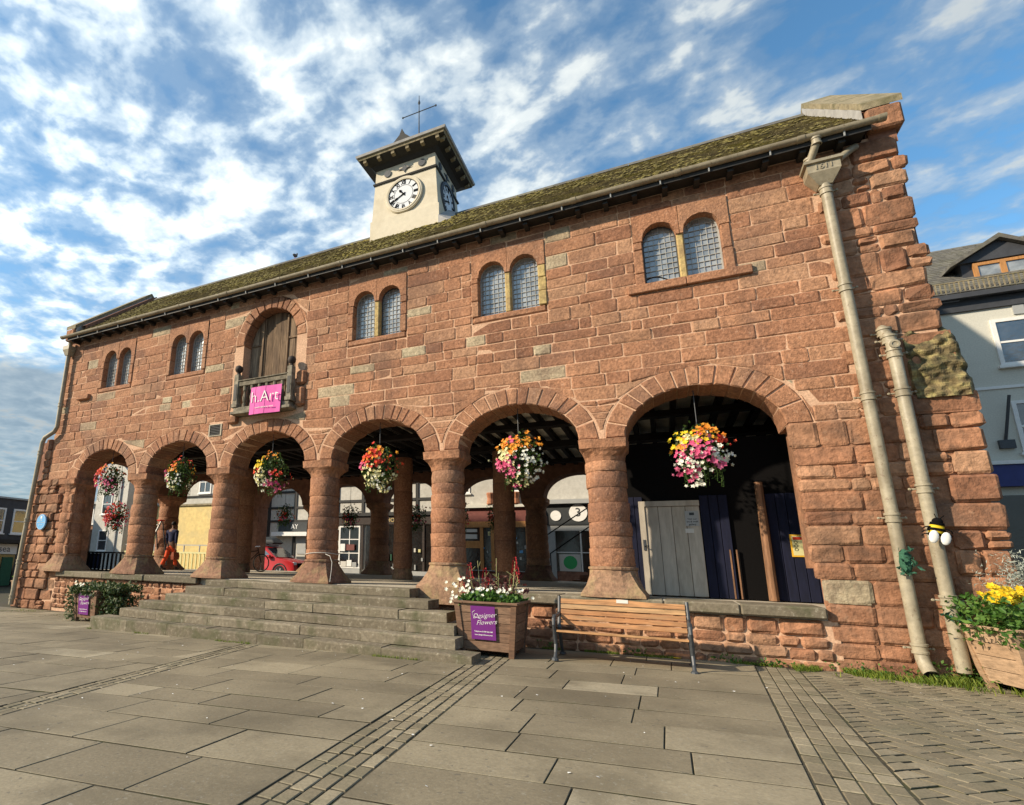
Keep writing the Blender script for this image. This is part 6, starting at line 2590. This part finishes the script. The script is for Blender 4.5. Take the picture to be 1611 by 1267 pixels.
# ------------------------------------------------------------------ red car with a roof box
car = thing('parked_car', 'red four-wheel-drive car with a black roof box parked in the far street', 'car', (-18.55, 13.0, .34))
b = MB()
prof = [(-2.15, .42), (-2.18, .95), (-2.05, 1.08), (-1.95, 1.5), (-1.80, 1.66), (-.2, 1.70), (.25, 1.62), (1.0, 1.10), (1.95, .98), (2.15, .86), (2.20, .50), (2.0, .36), (-2.0, .36)]
def ring(yy, s, dz=0):
    cxx, czz = 0, .95
    return [(cxx + (x - cxx) * s, yy, czz + (z - czz) * s) for x, z in prof]
def carring(yy, inset_top, s):
    out = []
    for x, z in prof:
        k = max(0, (z - 1.0)) * inset_top
        out.append((x * s, yy * (1 - k * .22), z * (1 if s == 1 else .985) + (.01 if s < 1 else 0)))
    return out
b.loft([carring(-.90, 1, .97), carring(-.86, 1, 1), carring(0, 0, 1.0), carring(.86, 1, 1), carring(.90, 1, .97)])
body = b.build('body', m_carred, car, smooth=True, angle=35)
for s_ in (-1, 1):
    b = MB()
    yy = s_ * .835
    q_ = [(-1.75, 1.14), (-1.7, 1.52), (-.25, 1.58), (.18, 1.52), (.78, 1.14)]
    A_ = [(x, s_ * (.905 * (1 - max(0, z - 1) * .22)), z) for x, z in q_]
    b.poly(A_)
    b.poly([(p[0], p[1] - s_ * .03, p[2]) for p in A_])
    b.build('side_window', m_winglass, car)
    for x, name in ((1.35, 'headlight'),):
        b = MB()
        b.bbox(1.86, 2.165, s_ * .73 - .14, s_ * .73 + .14, .74, .90, .03)
        b.build('headlight', m_clockface, car)
    for x in (-1.32, 1.32):
        w = MB()
        w.lathe([(.2, -.11), (.34, -.105), (.37, -.07), (.37, .07), (.34, .105), (.2, .11)], (0, 0, 0), 20)
        o = w.build('wheel', m_rubber, car, smooth=True, angle=30)
        o.matrix_local = Matrix.Translation((x, s_ * .80, .37)) @ Matrix.Rotation(PI / 2, 4, 'X')
        h = MB()
        h.lathe([(.05, -.0), (.06, .02), (.001, .021)], (0, 0, .105), 10)
        for k in range(5):
            a = 2 * PI * k / 5
            h.bar((.04 * math.cos(a), .04 * math.sin(a), .11), (.225 * math.cos(a), .225 * math.sin(a), .112), .075, .02, (0, 0, 1))
        hh = h.build('rim', m_alloy, o)
        if s_ < 0:
            pass
        else:
            hh.matrix_local = Matrix.Rotation(PI, 4, 'X')
        a = MB()
        for k in range(9):
            a0 = PI * k / 8
        a.tube([(x + .44 * math.cos(PI * k / 10), s_ * .905, .37 + .44 * math.sin(PI * k / 10)) for k in range(11)], .035, 6)
        a.build('wheel_arch', m_dgrey, car)
    b = MB()
    b.bbox(.55, .78, s_ * 1.0 - .08, s_ * 1.0 + .08, 1.08, 1.24, .03)
    b.build('wing_mirror', m_carred, car)
b = MB()
b.hexa([(.30, -.70, 1.56), (.98, -.78, 1.115), (.98, .78, 1.115), (.30, .70, 1.56), (.32, -.70, 1.60), (1.01, -.78, 1.14), (1.01, .78, 1.14), (.32, .70, 1.60)])
b.build('windscreen', m_winglass, car)
b = MB()
b.bbox(2.16, 2.23, -.55, .55, .62, .86, .02)
b.build('grille', m_black, car)
b = MB()
b.box(-1.5, .1, -.6, -.55, 1.70, 1.78)
b.box(-1.5, .1, .55, .6, 1.70, 1.78)
b.build('roof_bars', m_alloy, car)
b = MB()
b.loft([[(-1.7, -.42, 1.80), (.35, -.38, 1.80), (.35, .38, 1.80), (-1.7, .42, 1.80)], [(-1.75, -.46, 1.90), (.5, -.42, 1.88), (.5, .42, 1.88), (-1.75, .46, 1.90)],
        [(-1.7, -.44, 2.12), (.25, -.38, 2.08), (.25, .38, 2.08), (-1.7, .44, 2.12)], [(-1.5, -.34, 2.2), (.0, -.3, 2.17), (.0, .3, 2.17), (-1.5, .34, 2.2)]])
b.build('roof_box', m_dgrey, car, smooth=True, angle=50)

# ------------------------------------------------------------------ bicycle by the inner pillar
bi = thing('bicycle', 'dark bicycle leaning between the inner pillars near the red car', 'bicycle', (-14.35, 6.3, .875), rad(62))
for x in (-.52, .52):
    w = MB()
    n = 20
    w.tube([(x + .33 * math.cos(2 * PI * k / n), 0, .34 + .33 * math.sin(2 * PI * k / n)) for k in range(n + 1)], .02, 6)
    o = w.build('wheel', m_rubber, bi)
    h = MB()
    h.tube([(x + .305 * math.cos(2 * PI * k / n), 0, .34 + .305 * math.sin(2 * PI * k / n)) for k in range(n + 1)], .009, 4)
    for k in range(8):
        a = 2 * PI * k / 8
        h.tube([(x, 0, .34), (x + .3 * math.cos(a), 0, .34 + .3 * math.sin(a))], .003, 3)
    h.build('rim', m_alloy, o)
b = MB()
for p, q_ in (((-.52, 0, .34), (-.08, 0, .30)), ((-.08, 0, .30), (-.22, 0, .82)), ((-.52, 0, .34), (-.2, 0, .74)), ((-.2, 0, .74), (.36, 0, .80)), ((-.08, 0, .30), (.37, 0, .74)), ((.34, 0, .92), (.52, 0, .34))):
    b.tube([p, q_], .018, 6)
b.build('frame', m_black, bi)
b = MB()
b.bbox(-.36, -.10, -.06, .06, .82, .88, .02)
b.build('saddle', m_black, bi)
b = MB()
b.tube([(.34, -.26, .96), (.36, -.1, .98), (.34, 0, .95), (.36, .1, .98), (.34, .26, .96)], .014, 6)
b.build('handlebar', m_alloy, bi)

# ------------------------------------------------------------------ iron handrail, stepladder, cord, pigeon
t = thing('handrail', 'black iron handrail rising to the right in the far arcade', 'handrail', (-3.6, 10.25, .34))
b = MB()
b.tube([(-.62, 0, .1), (-.62, 0, 1.86), (1.9, 0, 3.52)], .022, 6)
b.build('rail', m_black, t)
b = MB()
b.tube([(-.10, 0, .1), (-.10, 0, 1.48), (1.9, 0, 2.86)], .022, 6)
b.build('rail', m_black, t)
b = MB()
b.box(-.8, 2.4, -.25, .35, .0, .12)
for k in range(8):
    b.box(.1 + k * .26, 2.4, -.25, .35, .122 + k * .16, .28 + k * .16)
tag(b.build('brick_steps', m_core), 'dark brick steps below the iron handrail in the far arcade', 'steps')
bpy.data.objects['brick_steps'].location = (-3.6, 10.3, .34)
t = thing('stepladder', 'folding stepladder standing beside the pillar at the left end of the hall', 'ladder', (-17.2, 3.3, .875), rad(-4))
for s_ in (-1, 1):
    b = MB()
    b.bar((s_ * .27, -.0, 0), (s_ * .20, .86, 1.82), .06, .03, (1, 0, 0))
    b.build('rail', m_aluminium, t)
    b = MB()
    b.bar((s_ * .26, 1.30, 0), (s_ * .20, .92, 1.80), .04, .025, (1, 0, 0))
    b.build('rear_leg', m_iron, t)
for k in range(6):
    z = .25 + k * .28
    w = .27 - .07 * z / 1.82
    b = MB()
    b.bbox(-w, w, .86 * z / 1.82 - .05, .86 * z / 1.82 + .05, z, z + .03, .004)
    b.build('tread', m_aluminium, t)
b = MB()
b.bbox(-.23, .23, .78, 1.0, 1.82, 1.86, .006)
b.build('platform', m_fl_red, t)
t = thing('cord', 'pale cord tied round the pillar that stands at the top of the steps', 'cord', (-7.13, .34, 1.5))
b = MB()
b.tube([(.405 * math.cos(a), .405 * math.sin(a), .03 * math.sin(a * 1.5) + .02) for a in [2 * PI * k / 24 for k in range(25)]], .007, 5)
b.tube([(.28, -.30, .02), (.42, -.33, -.02), (.50, -.36, -.16), (.54, -.44, -.34), (.55, -.50, -.58)], .007, 5)
b.build('strand', m_paper, t)
t = thing('pigeon', 'small dark pigeon perched on the roof ridge left of the clock tower', 'bird', (-10.3, 2.75, 11.36), rad(100))
b = MB()
b.tube([(-.17, 0, .06), (-.10, 0, .10), (0, 0, .12), (.08, 0, .16), (.11, 0, .22), (.13, 0, .26), (.17, 0, .26)], [.012, .045, .065, .05, .03, .034, .008], 8)
b.build('body', m_bird, t, smooth=True)
b = MB()
for s_ in (-1, 1):
    b.tube([(.0, s_ * .025, .08), (.0, s_ * .025, .0)], .006, 4)
b.build('legs', m_fl_pink, t)


# ------------------------------------------------------------------ people
def skin_obj(name, verts, edges, m, parent, root=0, sub=1):
    me = bpy.data.meshes.new(name)
    me.from_pydata([v[:3] for v in verts], edges, [])
    me.materials.append(m)
    o = link(name, me, parent)
    sk = o.modifiers.new('skin', 'SKIN')
    sk.use_smooth_shade = True
    lay = me.skin_vertices[0].data if me.skin_vertices else None
    if lay is None:
        import bmesh
        bm = bmesh.new()
        bm.from_mesh(me)
        bm.verts.layers.skin.verify()
        bm.to_mesh(me)
        bm.free()
        lay = me.skin_vertices[0].data
    for i, v in enumerate(verts):
        lay[i].radius = (v[3], v[4] if len(v) > 4 else v[3])
        lay[i].use_root = (i == root)
    sb = o.modifiers.new('sub', 'SUBSURF')
    sb.levels = sb.render_levels = sub
    return o


def hand_chain(verts, edges, wrist, p, d, side, palm_n):
    """palm and five fingers from the wrist vertex; p wrist point, d hand direction, side: thumb direction"""
    p, d, side, pn = Vector(p), Vector(d).normalized(), Vector(side).normalized(), Vector(palm_n).normalized()
    i0 = len(verts)
    pc_ = p + d * .05
    verts.append((*pc_, .034, .018))
    edges.append((wrist, i0))
    kn = p + d * .09
    verts.append((*kn, .038, .016))
    edges.append((i0, i0 + 1))
    for k, (o_, L_) in enumerate(((.026, .075), (.009, .085), (-.009, .078), (-.026, .06))):
        a = kn + side * o_ + d * .015
        b_ = a + d * L_ * .5 + pn * .012
        c_ = b_ + d * L_ * .35 + pn * .035
        n0 = len(verts)
        verts.extend([(*a, .0095), (*b_, .009), (*c_, .0075)])
        edges.extend([(i0 + 1, n0), (n0, n0 + 1), (n0 + 1, n0 + 2)])
    a = pc_ + side * .038 + pn * .01
    b_ = a + side * .015 + d * .035 + pn * .015
    n0 = len(verts)
    verts.extend([(*a, .012), (*b_, .0095)])
    edges.extend([(i0, n0), (n0, n0 + 1)])


def person(label, loc, rz, top_m, leg_m, group=None, stride=.22):
    t = thing('person', label, 'person', loc, rz, group)
    # faces +y in its own frame; the body is one continuous skinned surface
    V = [(0, 0, .95, .15, .11), (0, .01, 1.12, .135, .10), (0, .02, 1.30, .165, .11), (0, .01, 1.44, .15, .09), (0, .02, 1.52, .058, .06), (0, .035, 1.58, .06, .065), (0, .045, 1.66, .082, .098), (0, .04, 1.74, .066, .08)]
    E_ = [(i, i + 1) for i in range(7)]
    hands = []
    for s_ in (-1, 1):
        fo = s_ * stride
        n = len(V)
        V += [(s_ * .10, .0, .88, .095), (s_ * .11, fo * .45 + .03, .50, .062), (s_ * .11, fo * .8 - (.05 if s_ < 0 else 0), .27, .055), (s_ * .115, fo - (.08 if s_ < 0 else 0), .08 + (.03 if s_ < 0 else 0), .042),
              (s_ * .12, fo + .10, .035, .040), (s_ * .125, fo + .18, .03, .03)]
        E_ += [(0, n), (n, n + 1), (n + 1, n + 2), (n + 2, n + 3), (n + 3, n + 4), (n + 4, n + 5)]
        n = len(V)
        sw = -s_ * stride * .6
        V += [(s_ * .20, .0, 1.42, .062), (s_ * .245, sw * .3 - .02, 1.16, .046), (s_ * .255, sw * .7 + .04, .94, .036), (s_ * .255, sw * .8 + .06, .86, .026)]
        E_ += [(3, n), (n, n + 1), (n + 1, n + 2), (n + 2, n + 3)]
        hand_chain(V, E_, n + 3, V[n + 3][:3], (0, .1, -1), (0, 1, 0), (-s_, 0, 0))
        hands.append(Vector(V[n + 3][:3]) + Vector((0, .01, -.12)))
    skin_obj('body', V, E_, m_skin, t)
    tv = [(0, 0, .93, .165, .125), (0, .01, 1.12, .155, .12), (0, .02, 1.30, .185, .13), (0, .01, 1.43, .165, .105), (0, .015, 1.49, .085, .08)]
    te = [(i, i + 1) for i in range(4)]
    for s_ in (-1, 1):
        sw = -s_ * stride * .6
        n = len(tv)
        tv += [(s_ * .205, 0, 1.415, .078), (s_ * .248, sw * .3 - .02, 1.16, .062), (s_ * .257, sw * .7 + .04, .95, .05)]
        te += [(3, n), (n, n + 1), (n + 1, n + 2)]
    skin_obj('jacket', tv, te, top_m, t)
    pv_ = [(0, 0, .97, .16, .12), (0, 0, .90, .165, .125)]
    pe = [(0, 1)]
    for s_ in (-1, 1):
        fo = s_ * stride
        n = len(pv_)
        pv_ += [(s_ * .10, .0, .84, .108), (s_ * .11, fo * .45 + .03, .50, .082), (s_ * .112, fo * .8 - (.05 if s_ < 0 else 0), .27, .075), (s_ * .115, fo - (.08 if s_ < 0 else 0), .14 + (.03 if s_ < 0 else 0), .068)]
        pe += [(1, n), (n, n + 1), (n + 1, n + 2), (n + 2, n + 3)]
    skin_obj('trousers', pv_, pe, leg_m, t)
    for s_ in (-1, 1):
        fo = s_ * stride
        skin_obj('boot', [(s_ * .115, fo - (.08 if s_ < 0 else 0), .15 + (.03 if s_ < 0 else 0), .06), (s_ * .116, fo - .02 - (.06 if s_ < 0 else 0), .06 + (.02 if s_ < 0 else 0), .055), (s_ * .12, fo + .10, .045, .05), (s_ * .125, fo + .19, .04, .04)],
                 [(0, 1), (1, 2), (2, 3)], m_boot, t)
    b = MB()
    b.sphere((0, .030, 1.70), .098, 12, 8, (.92, 1.08, 1.05))
    b.v = [(p[0], p[1], max(p[2], 1.655 + max(0, p[1] - .03) * .9)) for p in b.v]
    b.build('hair', m_hair, t, smooth=True)
    for s_ in (-1, 1):
        b = MB()
        b.sphere((s_ * .084, .04, 1.655), .026, 8, 6, (.4, .7, 1.2))
        b.build('ear', m_skin, t, smooth=True)
        b = MB()
        b.sphere((s_ * .033, .135, 1.672), .013, 8, 6)
        b.build('eye', m_black, t, smooth=True)
    b = MB()
    b.tube([(0, .135, 1.675), (0, .16, 1.635), (0, .14, 1.625)], [.012, .016, .01], 6)
    b.build('nose', m_skin, t, smooth=True)
    b = MB()
    b.tube([(-.025, .128, 1.60), (0, .137, 1.598), (.025, .128, 1.60)], .007, 5)
    b.build('mouth', m_fl_red, t)
    return t, hands


man, hands = person('man in navy top and orange trousers walking away with a bag past the pillar', (-16.45, 4.3, .885), rad(8), m_topcloth, m_trouser)
hw = Matrix.Rotation(rad(8), 4, 'Z') @ hands[1] + Vector(man.location)
t = thing('bag', 'rust coloured bag carried low by the man in orange trousers', 'bag', (hw.x, hw.y, hw.z - .36), rad(8))
b = MB()
b.loft([[(-.06, -.15, 0), (.06, -.15, 0), (.06, .15, 0), (-.06, .15, 0)], [(-.07, -.17, .12), (.07, -.17, .12), (.07, .17, .12), (-.07, .17, .12)], [(-.04, -.15, .27), (.04, -.15, .27), (.04, .15, .27), (-.04, .15, .27)]])
b.build('bag_body', m_bagcloth, t)
b = MB()
b.tube([(0, -.09, .26), (0, -.06, .34), (0, 0, .365), (0, .06, .34), (0, .09, .26)], .010, 5)
b.build('handle', m_bagcloth, t)
person('person in a dark blue jacket at the doorway of the timbered shop', (-13.35, 15.2, .45), rad(-70), m_topcloth, m_navy, stride=.16)




# ------------------------------------------------------------------ lettering becomes ordinary mesh
dg = bpy.context.evaluated_depsgraph_get()
for o in [o for o in COL.objects if o.type == 'FONT']:
    me = bpy.data.meshes.new_from_object(o.evaluated_get(dg), depsgraph=dg)
    n_ = o.name
    o.name = 'old'
    q_ = bpy.data.objects.new(n_, me)
    COL.objects.link(q_)
    q_.parent = o.parent
    q_.matrix_parent_inverse = o.matrix_parent_inverse.copy()
    q_.matrix_basis = o.matrix_basis.copy()
    bpy.data.objects.remove(o)
for me in bpy.data.meshes:
    me.update()
